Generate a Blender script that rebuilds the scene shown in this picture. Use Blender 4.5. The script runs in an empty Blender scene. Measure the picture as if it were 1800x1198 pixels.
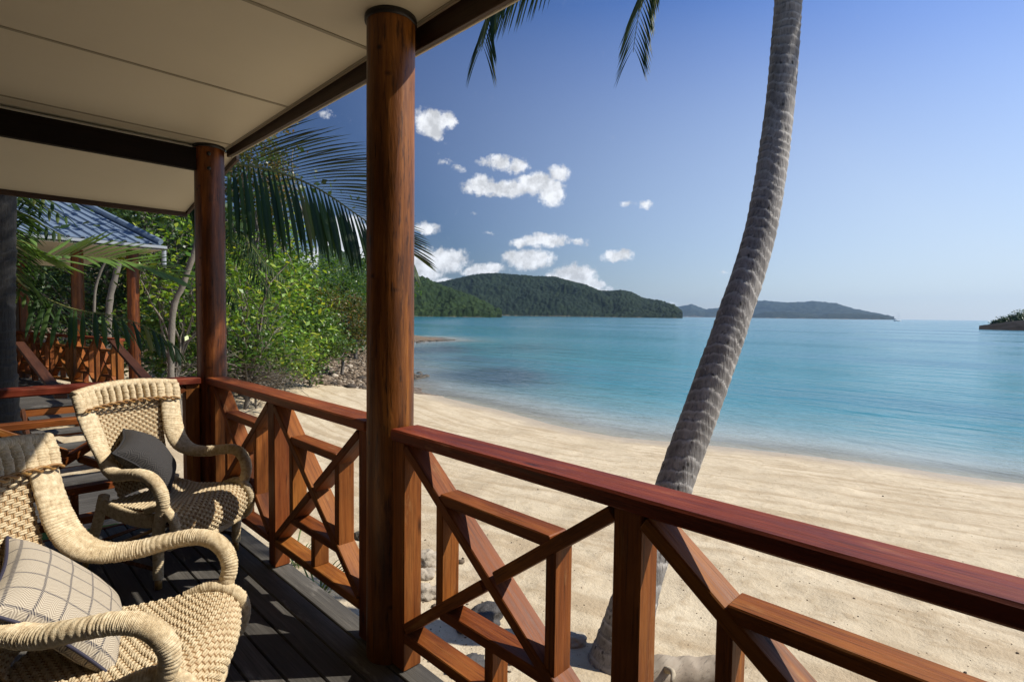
import bpy, bmesh, math, random
import numpy as np
from mathutils import Vector, Matrix, Quaternion
rnd = random.Random(7)
nrs = np.random.RandomState(7)
R = math.radians
D = bpy.data
SC = bpy.context.scene
COL = SC.collection

# ------------------------------------------------------------------ camera
FPX, YAW, PITCH, ROLL = 961.44, R(45.53), R(-2.764), R(.7285)
EYE = np.array([0., 0., 1.467])
def _basis():
    f = np.array([math.sin(YAW)*math.cos(PITCH), math.cos(YAW)*math.cos(PITCH), math.sin(PITCH)])
    r = np.array([math.cos(YAW), -math.sin(YAW), 0.]); u = np.cross(r, f)
    c, s = math.cos(ROLL), math.sin(ROLL)
    return c*r+s*u, -s*r+c*u, f
CR, CU, CF = _basis()
cd = D.cameras.new('camera'); cam = D.objects.new('camera', cd); COL.objects.link(cam)
cd.sensor_width = 36; cd.lens = FPX*36/1800; cd.clip_start = .05; cd.clip_end = 60000
cam.matrix_world = Matrix(((CR[0], CU[0], -CF[0], EYE[0]), (CR[1], CU[1], -CF[1], EYE[1]), (CR[2], CU[2], -CF[2], EYE[2]), (0, 0, 0, 1)))
SC.camera = cam
def ray(x, y): return CF+CR*((x-900)/FPX)-CU*((y-599)/FPX)
def wp(x, y, depth): return EYE+ray(x, y)*depth            # a direction seen from the veranda, at a distance
def onz(x, y, z):
    d = ray(x, y); return EYE+d*((z-EYE[2])/d[2])

# ------------------------------------------------------------------ sun, sky
SUN_AZ, SUN_EL = R(-40.0), R(44.5)      # azimuth from +X towards +Y
SDIR = Vector((math.cos(SUN_AZ)*math.cos(SUN_EL), math.sin(SUN_AZ)*math.cos(SUN_EL), math.sin(SUN_EL)))
sl = D.lights.new('sun', 'SUN'); sl.energy = 5.0; sl.angle = R(.55); sl.color = (1, .94, .84)
so = D.objects.new('sun', sl); COL.objects.link(so); so.rotation_euler = SDIR.to_track_quat('Z', 'Y').to_euler(); so.location = (20, -20, 30)
vs = SC.view_settings; vs.view_transform = 'Standard'; vs.look = 'None'; vs.exposure = 0.45; vs.gamma = 1; vs.use_curve_mapping = False
W = D.worlds.new('World'); SC.world = W; W.use_nodes = True

class NT:
    """tiny node-tree helper"""
    def __init__(s, tree): s.t = tree; s.n = tree.nodes; s.l = tree.links; s.n.clear()
    def node(s, typ, **kw):
        nd = s.n.new(typ)
        for k, v in kw.items(): setattr(nd, k, v)
        return nd
    def put(s, sock, v):
        if isinstance(v, bpy.types.NodeSocket): s.l.new(v, sock)
        elif v is not None:
            if hasattr(sock.default_value, '__len__') and not hasattr(v, '__len__'): v = [v]*len(sock.default_value)
            if hasattr(v, '__len__') and len(sock.default_value) == 4 and len(v) == 3: v = (*v, 1)
            sock.default_value = v
    def math(s, op, a, b=None, c=None, clamp=False):
        nd = s.node('ShaderNodeMath', operation=op, use_clamp=clamp)
        for i, v in enumerate((a, b, c)):
            if v is not None: s.put(nd.inputs[i], v)
        return nd.outputs[0]
    def vec(s, op, a, b=None):
        nd = s.node('ShaderNodeVectorMath', operation=op); s.put(nd.inputs[0], a)
        if b is not None: s.put(nd.inputs[1], b)
        return nd.outputs['Value'] if op in ('LENGTH', 'DOT_PRODUCT', 'DISTANCE') else nd.outputs[0]
    def noise(s, vec, scale, detail=4, rough=.55, dist=0, out='Fac'):
        nd = s.node('ShaderNodeTexNoise'); s.put(nd.inputs['Vector'], vec); nd.inputs['Scale'].default_value = scale
        nd.inputs['Detail'].default_value = detail; nd.inputs['Roughness'].default_value = rough; nd.inputs['Distortion'].default_value = dist
        return nd.outputs[out]
    def ramp(s, fac, stops, interp='LINEAR'):
        nd = s.node('ShaderNodeValToRGB'); s.put(nd.inputs[0], fac); cr = nd.color_ramp; cr.interpolation = interp
        while len(cr.elements) < len(stops): cr.elements.new(.5)
        for e, (p, c) in zip(cr.elements, stops):
            e.position = p; e.color = (*c, 1) if hasattr(c, '__len__') else (c, c, c, 1)
        return nd.outputs[0]
    def mix(s, fac, a, b, blend='MIX'):
        nd = s.node('ShaderNodeMix', data_type='RGBA', blend_type=blend)
        s.put(nd.inputs[0], fac); s.put(nd.inputs[6], a); s.put(nd.inputs[7], b); return nd.outputs[2]
    def maprange(s, v, a, b, c, d, smooth=False):
        nd = s.node('ShaderNodeMapRange'); nd.clamp = True
        if smooth: nd.interpolation_type = 'SMOOTHSTEP'
        for i, x in enumerate((v, a, b, c, d)): s.put(nd.inputs[i], x)
        return nd.outputs[0]
    def mapping(s, vec, scale=(1, 1, 1), loc=(0, 0, 0), rot=(0, 0, 0)):
        nd = s.node('ShaderNodeMapping'); s.put(nd.inputs[0], vec); s.put(nd.inputs[1], loc); s.put(nd.inputs[2], rot); s.put(nd.inputs[3], scale); return nd.outputs[0]
    def bump(s, h, strength=.3, dist=.01, normal=None):
        nd = s.node('ShaderNodeBump'); nd.inputs['Strength'].default_value = strength; nd.inputs['Distance'].default_value = dist
        s.put(nd.inputs['Height'], h)
        if normal is not None: s.put(nd.inputs['Normal'], normal)
        return nd.outputs[0]

# clouds: soft puffs at their places in the sky (pixel of the photo -> direction), broken up by noise
CLOUDS = [(758,214,36,27,1),(785,212,24,20,.9),(765,236,20,13,.8),(880,286,36,15,.7),(908,291,24,16,.75),(845,284,18,10,.5),
 (848,326,36,20,1),(893,331,46,18,1),(940,323,42,22,1),(972,340,26,28,1),(985,303,24,18,.75),(785,286,16,10,.42),(808,298,14,9,.35),
 (930,455,46,21,1),(905,450,24,14,.9),(955,424,58,14,.8),(915,426,24,11,.8),(1015,425,30,9,.5),(1085,450,34,11,.85),
 (1008,484,44,21,1),(1040,500,28,14,.95),(985,490,30,14,.9),(1062,510,18,8,.6),(860,474,38,12,.95),(830,477,24,9,.7),
 (775,456,55,24,1),(738,470,40,30,1),(748,401,28,14,.75),(778,494,22,9,.7),(1137,360,16,8,.55),(1100,357,26,7,.36),
 (1182,533,18,3.5,.4),(1275,480,14,5,.42),(610,420,60,46,1),(575,455,50,25,.9),(640,440,50,40,1),(573,200,18,14,.35),(833,377,12,5,.3),(860,408,18,6,.3),
 (1430,300,16,5,.05)]
w = NT(W.node_tree)
sky = w.node('ShaderNodeTexSky', sky_type='NISHITA'); sky.sun_disc = False
sky.sun_elevation = SUN_EL; sky.sun_rotation = math.atan2(SDIR.x, SDIR.y)
sky.altitude = 0; sky.air_density = 1.0; sky.dust_density = .5; sky.ozone_density = 1.5
tc = w.node('ShaderNodeTexCoord'); dirn = tc.outputs['Generated']
sx = w.node('ShaderNodeSeparateXYZ'); w.put(sx.inputs[0], dirn)
az = w.math('ARCTAN2', sx.outputs[0], sx.outputs[1]); el = w.math('ARCSINE', sx.outputs[2])
cx = w.node('ShaderNodeCombineXYZ'); w.put(cx.inputs[0], az); w.put(cx.inputs[1], el)
warp = w.noise(dirn, 26, 3, .6, out='Color')
P0 = w.vec('ADD', cx.outputs[0], w.vec('MULTIPLY', w.vec('SUBTRACT', warp, (.5, .5, .5)), (.03, .022, 0)))
acc = None; low = None
for (px, py, rx, ry, st) in CLOUDS:
    d = ray(px, py); a_ = math.atan2(d[0], d[1]); e_ = math.asin(d[2]/np.linalg.norm(d))
    dx = ray(px+rx, py); kx = abs(math.atan2(dx[0], dx[1])-a_)*1.25; dy = ray(px, py-ry); ky = abs(math.asin(dy[2]/np.linalg.norm(dy))-e_)*1.25
    q = w.vec('MULTIPLY', w.vec('SUBTRACT', P0, (a_, e_, 0)), (1/kx, 1/ky, 0))
    g = w.math('MULTIPLY', w.math('SUBTRACT', 1.0, w.vec('LENGTH', q), clamp=True), st)
    acc = g if acc is None else w.math('SMOOTH_MAX', acc, g, .12)
puff = w.math('ADD', w.math('MULTIPLY', w.noise(dirn, 85, 9, .68), .65), w.math('MULTIPLY', w.noise(dirn, 30, 5, .6), .45))
dens = w.math('ADD', acc, w.math('MULTIPLY', w.math('SUBTRACT', puff, .55), 1.35))
dens = w.math('MULTIPLY', dens, w.maprange(acc, .02, .15, 0, 1))
cl = w.maprange(dens, .12, .52, 0, 1, smooth=True)
shade = w.maprange(w.noise(w.vec('ADD', dirn, (0, 0, .006)), 46, 6, .6), .36, .62, .62, 1.0)
skyc = w.mix(1.0, sky.outputs[0], w.ramp(w.maprange(el, 0, 1.0, 0, 1), [(0, (.92, 1.0, 1.2)), (.12, (.74, .92, 1.24)), (.4, (.60, .80, 1.25)), (1, (.64, .86, 1.18))]), 'MULTIPLY')
near_sun = w.vec('DOT_PRODUCT', dirn, tuple(SDIR))
skyc = w.vec('MULTIPLY', skyc, w.maprange(near_sun, .02, .72, .50, 1.45))
skyc = w.mix(w.math('MULTIPLY', w.maprange(el, 0, .50, .85, 0), w.maprange(near_sun, .08, .58, .04, 1.0)), skyc, (8.6, 9.9, 11.2))
cloudc = w.vec('MULTIPLY', (12, 12.3, 12.8), shade)
mixc = w.mix(w.math('MULTIPLY', cl, .95), skyc, cloudc)
bg = w.node('ShaderNodeBackground'); w.put(bg.inputs[0], mixc); bg.inputs[1].default_value = .062
wo = w.node('ShaderNodeOutputWorld'); w.l.new(bg.outputs[0], wo.inputs[0])

# ------------------------------------------------------------------ noise in numpy
_perm = nrs.rand(4096)
def _h(ix, iy): return _perm[(ix*73+iy*1571+((ix*iy) & 7)*31) & 4095]
def vnoise(x, y):
    x = np.asarray(x, float); y = np.asarray(y, float)
    ix = np.floor(x).astype(np.int64); iy = np.floor(y).astype(np.int64); fx = x-ix; fy = y-iy
    fx = fx*fx*(3-2*fx); fy = fy*fy*(3-2*fy)
    return (_h(ix, iy)*(1-fx)+_h(ix+1, iy)*fx)*(1-fy)+(_h(ix, iy+1)*(1-fx)+_h(ix+1, iy+1)*fx)*fy-.5
def fbm(x, y, o=4, g=.5):
    s = 0; a = 1
    for i in range(o): s = s+a*vnoise(x*2**i+17.3*i, y*2**i-9.1*i); a *= g
    return s
def sstep(a, b, x):
    t = np.clip((np.asarray(x, float)-a)/(b-a), 0, 1); return t*t*(3-2*t)

# ------------------------------------------------------------------ materials
MATS = {}
def mat(name):
    m = D.materials.new(name); m.use_nodes = True; t = NT(m.node_tree)
    b = t.node('ShaderNodeBsdfPrincipled'); o = t.node('ShaderNodeOutputMaterial'); t.l.new(b.outputs[0], o.inputs[0])
    MATS[name] = m; return m, t, b, o
def objco(t, offset=True):
    c = t.node('ShaderNodeTexCoord').outputs['Object']
    if offset:
        oi = t.node('ShaderNodeObjectInfo'); c = t.vec('ADD', c, t.vec('MULTIPLY', (13.1, 7.7, 5.3), oi.outputs['Random']))
    return c
def wood(name, dark, mid, light, rough=.42, grain=(2.2, 40, 40), bumpd=.004, wear=None, coat=0, spec=.3):
    m, t, b, o = mat(name); c = objco(t)
    g1 = t.noise(t.mapping(c, grain), 1.0, 6, .65, .6)
    g2 = t.noise(t.mapping(c, (grain[0]*.45, grain[1]*.22, grain[2]*.22)), 1.0, 4, .6, 1.2)
    f = t.math('ADD', t.math('MULTIPLY', g1, .5), t.math('MULTIPLY', g2, .5))
    col = t.ramp(f, [(.30, dark), (.5, mid), (.70, light)])
    fine = t.noise(t.mapping(c, (grain[0]*2, grain[1]*4, grain[2]*4)), 1.0, 3, .7)
    col = t.mix(t.maprange(fine, .54, .70, 0, .75), col, tuple(x*.45 for x in dark))
    blot = t.noise(t.mapping(c, (1.3, 5, 5) if grain[0] < grain[2] else (5, 5, 1.3)), 1, 5, .65); col = t.mix(t.maprange(blot, .46, .66, 0, .6), col, dark)
    kn = t.node('ShaderNodeTexVoronoi'); t.put(kn.inputs['Vector'], t.mapping(c, (2.6, 9, 9))); kn.inputs['Scale'].default_value = 1.0
    col = t.mix(t.maprange(kn.outputs['Distance'], .03, .13, .85, 0), col, tuple(x*.25 for x in dark))
    if wear: col = t.mix(t.maprange(t.noise(t.mapping(c, (3, 12, 12)), 1, 5, .7), .60, .72, 0, .7), col, wear)
    oi = t.node('ShaderNodeObjectInfo'); hs = t.node('ShaderNodeHueSaturation'); t.put(hs.inputs['Color'], col)
    t.put(hs.inputs['Value'], t.maprange(oi.outputs['Random'], 0, 1, .78, 1.2)); t.put(hs.inputs['Hue'], t.maprange(oi.outputs['Random'], 0, 1, .492, .508))
    t.put(b.inputs['Base Color'], hs.outputs[0])
    t.put(b.inputs['Roughness'], t.maprange(g1, .3, .7, rough-.1, rough+.12))
    t.put(b.inputs['Normal'], t.bump(t.math('ADD', g1, t.math('MULTIPLY', fine, .6)), .45, bumpd))
    b.inputs['Coat Weight'].default_value = coat; b.inputs['Coat Roughness'].default_value = .25; b.inputs['Specular IOR Level'].default_value = spec
    return m
M_RAIL = wood('handrail timber', (.075, .013, .004), (.195, .038, .009), (.30, .08, .024), .5, wear=(.32, .13, .06), spec=.25)
M_TIM = wood('railing timber', (.075, .021, .005), (.205, .060, .011), (.34, .125, .026), .55, wear=(.29, .14, .05), spec=.2)
M_TIMD = wood('timber with painted shade', (.03, .011, .005), (.075, .026, .010), (.12, .045, .018), .6)  # railing timber darkened; shade on the neighbouring steps is in its colour
M_POLE = wood('round pole timber', (.075, .024, .010), (.22, .072, .020), (.34, .135, .042), .36, grain=(2.0, 22, 22), bumpd=.006, coat=.25)
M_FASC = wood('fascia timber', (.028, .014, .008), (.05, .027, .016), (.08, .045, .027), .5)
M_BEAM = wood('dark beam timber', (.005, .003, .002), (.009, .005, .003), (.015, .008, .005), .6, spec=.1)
M_BOARD = wood('weathered deck board', (.036, .032, .027), (.078, .071, .061), (.135, .123, .106), .7, grain=(1.6, 55, 55), wear=(.24, .22, .19))
M_DRIFT = wood('bleached driftwood', (.20, .16, .11), (.36, .30, .22), (.46, .41, .32), .8, grain=(2, 14, 14))
M_CANE = wood('cane', (.16, .075, .02), (.30, .16, .05), (.42, .25, .09), .35)
M_CANED = wood('dark cane', (.05, .02, .01), (.10, .035, .018), (.16, .06, .03), .25)

def plain(name, col, rough=.6, var=.25, scale=8, bumps=.0, metallic=0):
    m, t, b, o = mat(name); c = objco(t); n = t.noise(c, scale, 5, .6)
    t.put(b.inputs['Base Color'], t.mix(n, tuple(x*(1-var) for x in col), tuple(min(1, x*(1+var)) for x in col)))
    b.inputs['Roughness'].default_value = rough; b.inputs['Metallic'].default_value = metallic
    if bumps: t.put(b.inputs['Normal'], t.bump(t.noise(c, scale*3, 5, .65), .6, bumps))
    return m
M_CEIL = plain('painted ceiling sheet', (.57, .52, .40), .55, .13, .9)
M_WALL = plain('dark timber wall', (.06, .04, .025), .7, .1, 2)
M_JOINT = plain('ceiling joint strip', (.27, .24, .17), .6, .1, 3)
M_CAP = plain('black post cap', (.012, .009, .008), .45, .3, 20)
M_ROCKD = plain('dark rock', (.05, .045, .042), .75, .5, 7, .03)
M_ROCKL = plain('pale rock', (.34, .29, .22), .85, .4, 6, .03)
M_SHOREROCK = plain('shore rock', (.075, .06, .042), .8, .5, 3, .08)
M_WHITE = plain('white hull paint', (.8, .8, .8), .3, .05, 1)
M_NAVYP = plain('navy piping', (.018, .016, .035), .7, .2, 30)
M_DARKP = plain('charcoal piping', (.012, .011, .012), .8, .2, 30)
M_ROOF = plain('blue steel roofing', (.15, .20, .27), .42, .12, 2, 0, .2)
M_SOFF = plain('cream soffit', (.5, .46, .36), .6, .08, 2)
M_GUT = plain('pale gutter', (.26, .29, .32), .5, .1, 3)

# woven rope
m, t, b, o = mat('seagrass rope'); M_ROPE = m
c = objco(t, False); n1 = t.noise(c, 55, 4, .65); n2 = t.noise(c, 9, 3, .6); fz = t.noise(t.mapping(c, (1, 1, 1)), 320, 3, .7)
col = t.ramp(n1, [(.25, (.29, .205, .11)), (.5, (.52, .41, .25)), (.75, (.68, .58, .395))])
col = t.mix(t.maprange(n2, .5, .75, 0, .4), col, (.40, .28, .14))
t.put(b.inputs['Base Color'], col); b.inputs['Roughness'].default_value = .75
t.put(b.inputs['Normal'], t.bump(t.math('ADD', fz, n1), .7, .003))
m, t, b, o = mat('orange cane warp'); M_WARP = m
c = objco(t, False); t.put(b.inputs['Base Color'], t.mix(t.noise(c, 40, 3), (.20, .11, .045), (.40, .26, .12))); b.inputs['Roughness'].default_value = .6

# cushions: pattern runs in the cushion's own plane
def herring(t, c, rows, cols, slope):
    s = t.node('ShaderNodeSeparateXYZ'); t.put(s.inputs[0], c)
    tri = t.math('PINGPONG', t.math('MULTIPLY', s.outputs[0], cols), 1.0)
    ph = t.math('FRACT', t.math('ADD', t.math('MULTIPLY', s.outputs[1], rows), t.math('MULTIPLY', tri, slope)))
    return s, t.maprange(t.math('ABSOLUTE', t.math('SUBTRACT', ph, .5)), .17, .33, 0, 1, smooth=True)
m, t, b, o = mat('charcoal herringbone'); M_CUSHD = m
c = objco(t, False); s, h = herring(t, c, 88, 40, 2.0)
wv = t.noise(c, 260, 2, .6)
t.put(b.inputs['Base Color'], t.mix(h, (.010, .009, .0095), t.mix(wv, (.018, .016, .015), (.06, .054, .05)))); b.inputs['Roughness'].default_value = .9
t.put(b.inputs['Normal'], t.bump(t.math('ADD', h, wv), .5, .0015)); b.inputs['Sheen Weight'].default_value = .0
m, t, b, o = mat('checked herringbone'); M_CUSHL = m
c = objco(t, False); s, h = herring(t, c, 140, 52, 2.4)
wv = t.noise(c, 230, 2, .6)
base = t.mix(h, (.27, .225, .17), t.mix(wv, (.40, .345, .26), (.53, .46, .355)))
lines = None
for k in (0, 1):
    q = t.math('ABSOLUTE', t.math('SUBTRACT', t.math('FRACT', t.math('MULTIPLY', s.outputs[k], 13.5)), .5))
    l_ = t.maprange(q, .03, .06, 1, 0); lines = l_ if lines is None else t.math('MAXIMUM', lines, l_)
lines = t.math('MULTIPLY', lines, t.maprange(t.math('ADD', h, wv), .45, .8, 1, .45))
t.put(b.inputs['Base Color'], t.mix(lines, base, (.02, .02, .035))); b.inputs['Roughness'].default_value = .9
t.put(b.inputs['Normal'], t.bump(t.math('ADD', h, wv), .6, .002))

# leaves
def leafmat(name, cols, trans=.35, rough=.4):
    m, t, b, o = mat(name); g = t.node('ShaderNodeNewGeometry')
    col = t.ramp(g.outputs['Random Per Island'], [(i/(len(cols)-1), x) for i, x in enumerate(cols)])
    t.put(b.inputs['Base Color'], col); b.inputs['Roughness'].default_value = rough
    tr = t.node('ShaderNodeBsdfTranslucent'); t.put(tr.inputs[0], t.mix(1, col, (1.5, 1.5, .6), 'MULTIPLY'))
    mx = t.node('ShaderNodeMixShader'); mx.inputs[0].default_value = trans
    t.l.new(b.outputs[0], mx.inputs[1]); t.l.new(tr.outputs[0], mx.inputs[2]); t.l.new(mx.outputs[0], o.inputs[0]); return m
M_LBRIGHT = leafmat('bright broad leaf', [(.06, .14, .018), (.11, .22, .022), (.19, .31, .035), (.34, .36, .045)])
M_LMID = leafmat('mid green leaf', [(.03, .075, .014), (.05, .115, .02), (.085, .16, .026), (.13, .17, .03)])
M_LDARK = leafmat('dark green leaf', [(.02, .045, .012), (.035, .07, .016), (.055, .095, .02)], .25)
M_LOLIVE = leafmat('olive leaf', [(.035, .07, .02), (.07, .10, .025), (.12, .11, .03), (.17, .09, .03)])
m, t, b, o = mat('palm leaflet'); M_PALM = m
oi = t.node('ShaderNodeObjectInfo'); g = t.node('ShaderNodeNewGeometry'); rr = t.math('FRACT', t.math('ADD', oi.outputs['Random'], g.outputs['Random Per Island']))
col = t.ramp(rr, [(0, (.012, .028, .008)), (.5, (.024, .052, .012)), (.85, (.046, .085, .018)), (1, (.11, .115, .03))])
t.put(b.inputs['Base Color'], col); b.inputs['Roughness'].default_value = .55; b.inputs['Specular IOR Level'].default_value = .3
tr = t.node('ShaderNodeBsdfTranslucent'); t.put(tr.inputs[0], t.mix(1, col, (1.6, 1.7, .6), 'MULTIPLY')); mx = t.node('ShaderNodeMixShader'); mx.inputs[0].default_value = .28
t.l.new(b.outputs[0], mx.inputs[1]); t.l.new(tr.outputs[0], mx.inputs[2]); t.l.new(mx.outputs[0], o.inputs[0])
M_PALMSUN = leafmat('palm leaflet with painted sunlight', [(.07, .14, .03), (.10, .18, .035), (.13, .21, .05)], .3, .5)  # lighter leaflet copy for one frond, sunlight put into its colour
M_RACH = plain('palm frond stalk', (.16, .17, .05), .5, .3, 6)
M_GRASS = leafmat('grass blade', [(.05, .10, .02), (.09, .15, .03), (.2, .2, .07)])

# bark
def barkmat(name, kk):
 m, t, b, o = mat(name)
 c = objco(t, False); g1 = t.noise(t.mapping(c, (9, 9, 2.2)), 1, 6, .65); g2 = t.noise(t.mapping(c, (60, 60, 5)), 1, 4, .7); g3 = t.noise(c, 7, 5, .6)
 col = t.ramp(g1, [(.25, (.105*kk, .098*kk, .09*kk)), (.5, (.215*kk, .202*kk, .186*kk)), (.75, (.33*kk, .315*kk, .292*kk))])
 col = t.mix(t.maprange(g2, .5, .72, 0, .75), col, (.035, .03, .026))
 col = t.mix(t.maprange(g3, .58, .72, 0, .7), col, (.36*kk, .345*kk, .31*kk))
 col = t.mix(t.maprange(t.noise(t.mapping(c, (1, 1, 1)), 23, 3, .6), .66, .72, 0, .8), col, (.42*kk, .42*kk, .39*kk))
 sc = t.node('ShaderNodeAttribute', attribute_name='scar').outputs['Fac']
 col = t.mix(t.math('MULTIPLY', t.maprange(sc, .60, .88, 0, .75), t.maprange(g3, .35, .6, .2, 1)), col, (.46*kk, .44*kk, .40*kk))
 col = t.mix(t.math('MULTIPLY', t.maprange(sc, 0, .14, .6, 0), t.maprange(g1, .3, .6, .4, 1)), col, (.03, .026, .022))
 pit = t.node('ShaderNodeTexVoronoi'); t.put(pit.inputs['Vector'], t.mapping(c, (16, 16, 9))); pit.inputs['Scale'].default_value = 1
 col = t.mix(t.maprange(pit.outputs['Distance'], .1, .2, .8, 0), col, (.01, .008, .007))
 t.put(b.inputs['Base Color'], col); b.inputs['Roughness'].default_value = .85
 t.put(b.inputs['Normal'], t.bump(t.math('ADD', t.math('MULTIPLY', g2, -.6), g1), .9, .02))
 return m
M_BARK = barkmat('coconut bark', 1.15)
M_BARKSHADE = barkmat('coconut bark with painted shade', .07)  # much darker bark copy for the left palm, its shade put into the colour
M_BRANCH = plain('grey branch bark', (.155, .135, .11), .85, .45, 9, .02)
M_TRUNKD = plain('dark trunk bark', (.075, .062, .05), .85, .4, 6, .03)

# sand, wet towards the water line (a float stored on the mesh: height above the water)
m, t, b, o = mat('beach sand'); M_SAND = m
geo = t.node('ShaderNodeNewGeometry'); c = geo.outputs['Position']
at = t.node('ShaderNodeAttribute', attribute_name='above'); ab = at.outputs['Fac']
rk = t.node('ShaderNodeAttribute', attribute_name='rocky').outputs['Fac']
al = t.node('ShaderNodeAttribute', attribute_name='along')   # (distance along, distance from shore)
av = al.outputs['Vector']
n1 = t.noise(c, .9, 6, .62); n2 = t.noise(c, 7, 6, .65); n3 = t.noise(c, 60, 4, .7); st = t.noise(t.mapping(av, (.42, 3.2, 0)), 1, 6, .62, .7)
col = t.ramp(n1, [(.3, (.43, .35, .235)), (.55, (.515, .43, .30)), (.75, (.57, .485, .345))])
col = t.mix(t.maprange(st, .47, .62, 0, .6), col, (.31, .225, .13))
col = t.mix(t.maprange(n2, .52, .68, 0, .5), col, (.31, .225, .13))
col = t.mix(t.maprange(n3, .60, .74, 0, .5), col, (.26, .19, .11))
deb = t.noise(t.mapping(av, (2.2, 9, 0)), 1, 5, .75); col = t.mix(t.maprange(deb, .68, .73, 0, .75), col, (.13, .085, .045))
wet = t.math('MULTIPLY', t.maprange(ab, -.08, -.01, .35, 1), t.maprange(t.math('ADD', ab, t.math('MULTIPLY', t.math('SUBTRACT', n1, .5), .10)), .02, .15, 1, 0, smooth=True))
col = t.mix(t.math('MULTIPLY', wet, .75), col, (.36, .30, .22))
gr = t.node('ShaderNodeTexVoronoi'); t.put(gr.inputs['Vector'], c); gr.inputs['Scale'].default_value = 9
rockc = t.ramp(gr.outputs['Color'], [(0, (.055, .04, .026)), (.5, (.14, .10, .062)), (1, (.27, .21, .145))])
col = t.mix(t.maprange(t.math('ADD', rk, t.math('MULTIPLY', t.math('SUBTRACT', n2, .5), .8)), .4, .6, 0, 1), col, rockc)
t.put(b.inputs['Base Color'], col)
t.put(b.inputs['Roughness'], t.maprange(wet, 0, 1, .92, .45)); b.inputs['Specular IOR Level'].default_value = .3
t.put(b.inputs['Normal'], t.bump(t.math('ADD', t.math('ADD', t.math('MULTIPLY', n2, 1.1), t.math('MULTIPLY', n3, .25)), t.math('MULTIPLY', st, .3)), .6, .04))

# sea
m, t, b, o = mat('sea water'); M_SEA = m
geo = t.node('ShaderNodeNewGeometry'); c = geo.outputs['Position']
dp = t.node('ShaderNodeAttribute', attribute_name='depth').outputs['Fac']; wd = t.node('ShaderNodeAttribute', attribute_name='weed').outputs['Fac']
big = t.noise(t.mapping(c, (.006, .006, 0), rot=(0, 0, R(-45))), 1, 4, .6)
band = t.noise(t.mapping(c, (.05, .007, 0), rot=(0, 0, R(42))), 1, 5, .6)
col = t.ramp(t.maprange(dp, 0, 6, 0, 1), [(0, (.50, .46, .38)), (.025, (.36, .39, .35)), (.065, (.15, .28, .30)), (.14, (.045, .235, .275)), (.45, (.016, .205, .255)), (1, (.011, .185, .245))])
col = t.mix(t.maprange(band, .45, .62, 0, .6), col, (.010, .095, .165))
col = t.mix(t.maprange(big, .5, .68, 0, .4), col, (.03, .21, .24))
col = t.mix(t.math('MULTIPLY', wd, .85), col, (.035, .065, .095))
foam = t.math('MULTIPLY', t.maprange(dp, .004, .03, 1, 0), t.maprange(t.noise(t.mapping(c, (3, 3, 0)), 1, 5, .7), .42, .6, 0, .8))
col = t.mix(foam, col, (.62, .60, .55))
t.put(b.inputs['Base Color'], col); b.inputs['IOR'].default_value = 1.333
r1 = t.noise(t.mapping(c, (2.4, .75, 0), rot=(0, 0, R(45))), 1, 4, .6, .3); r2 = t.noise(t.mapping(c, (.55, .17, 0), rot=(0, 0, R(38))), 1, 3, .55)
r3 = t.noise(t.mapping(c, (9, 4, 0), rot=(0, 0, R(50))), 1, 3, .6)
hgt = t.math('ADD', t.math('ADD', t.math('MULTIPLY', r1, .35), t.math('MULTIPLY', r2, 1.0)), t.math('MULTIPLY', r3, .06))
t.put(b.inputs['Normal'], t.bump(hgt, .9, .34))
calm = t.maprange(band, .35, .65, .06, .18); t.put(b.inputs['Roughness'], calm)
tp = t.node('ShaderNodeBsdfTransparent'); tp.inputs[0].default_value = (.86, .95, .95, 1)
mx = t.node('ShaderNodeMixShader'); t.put(mx.inputs[0], t.maprange(dp, 0, .16, .45, 1.0))
t.l.new(tp.outputs[0], mx.inputs[1]); t.l.new(b.outputs[0], mx.inputs[2]); t.l.new(mx.outputs[0], o.inputs[0])

def hillmat(name, a, b_, c_, sc):
    m, t, b, o = mat(name); geo = t.node('ShaderNodeNewGeometry'); c = geo.outputs['Position']
    n = t.noise(c, sc, 6, .7); n2 = t.noise(c, sc*.12, 4, .6)
    col = t.ramp(n, [(.3, a), (.5, b_), (.72, c_)]); col = t.mix(t.maprange(n2, .4, .7, 0, .5), col, a)
    sh = t.node('ShaderNodeAttribute', attribute_name='shore').outputs['Fac']
    col = t.mix(t.math('MULTIPLY', sh, t.maprange(n, .4, .6, .3, 1)), col, (.26, .21, .15))
    t.put(b.inputs['Base Color'], col); b.inputs['Roughness'].default_value = .9; b.inputs['Specular IOR Level'].default_value = .1
    t.put(b.inputs['Normal'], t.bump(n, .9, 4.0)); return m
M_HILLN = hillmat('near forest', (.008, .018, .006), (.020, .038, .010), (.045, .070, .018), .12)
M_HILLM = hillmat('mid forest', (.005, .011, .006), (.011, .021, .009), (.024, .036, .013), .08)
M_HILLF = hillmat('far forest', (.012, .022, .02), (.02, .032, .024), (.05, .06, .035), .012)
M_SKERRY = plain('skerry rock', (.016, .014, .013), .9, .4, .5, .1); M_SKERRY.node_tree.nodes['Principled BSDF'].inputs['Specular IOR Level'].default_value = .05

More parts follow.
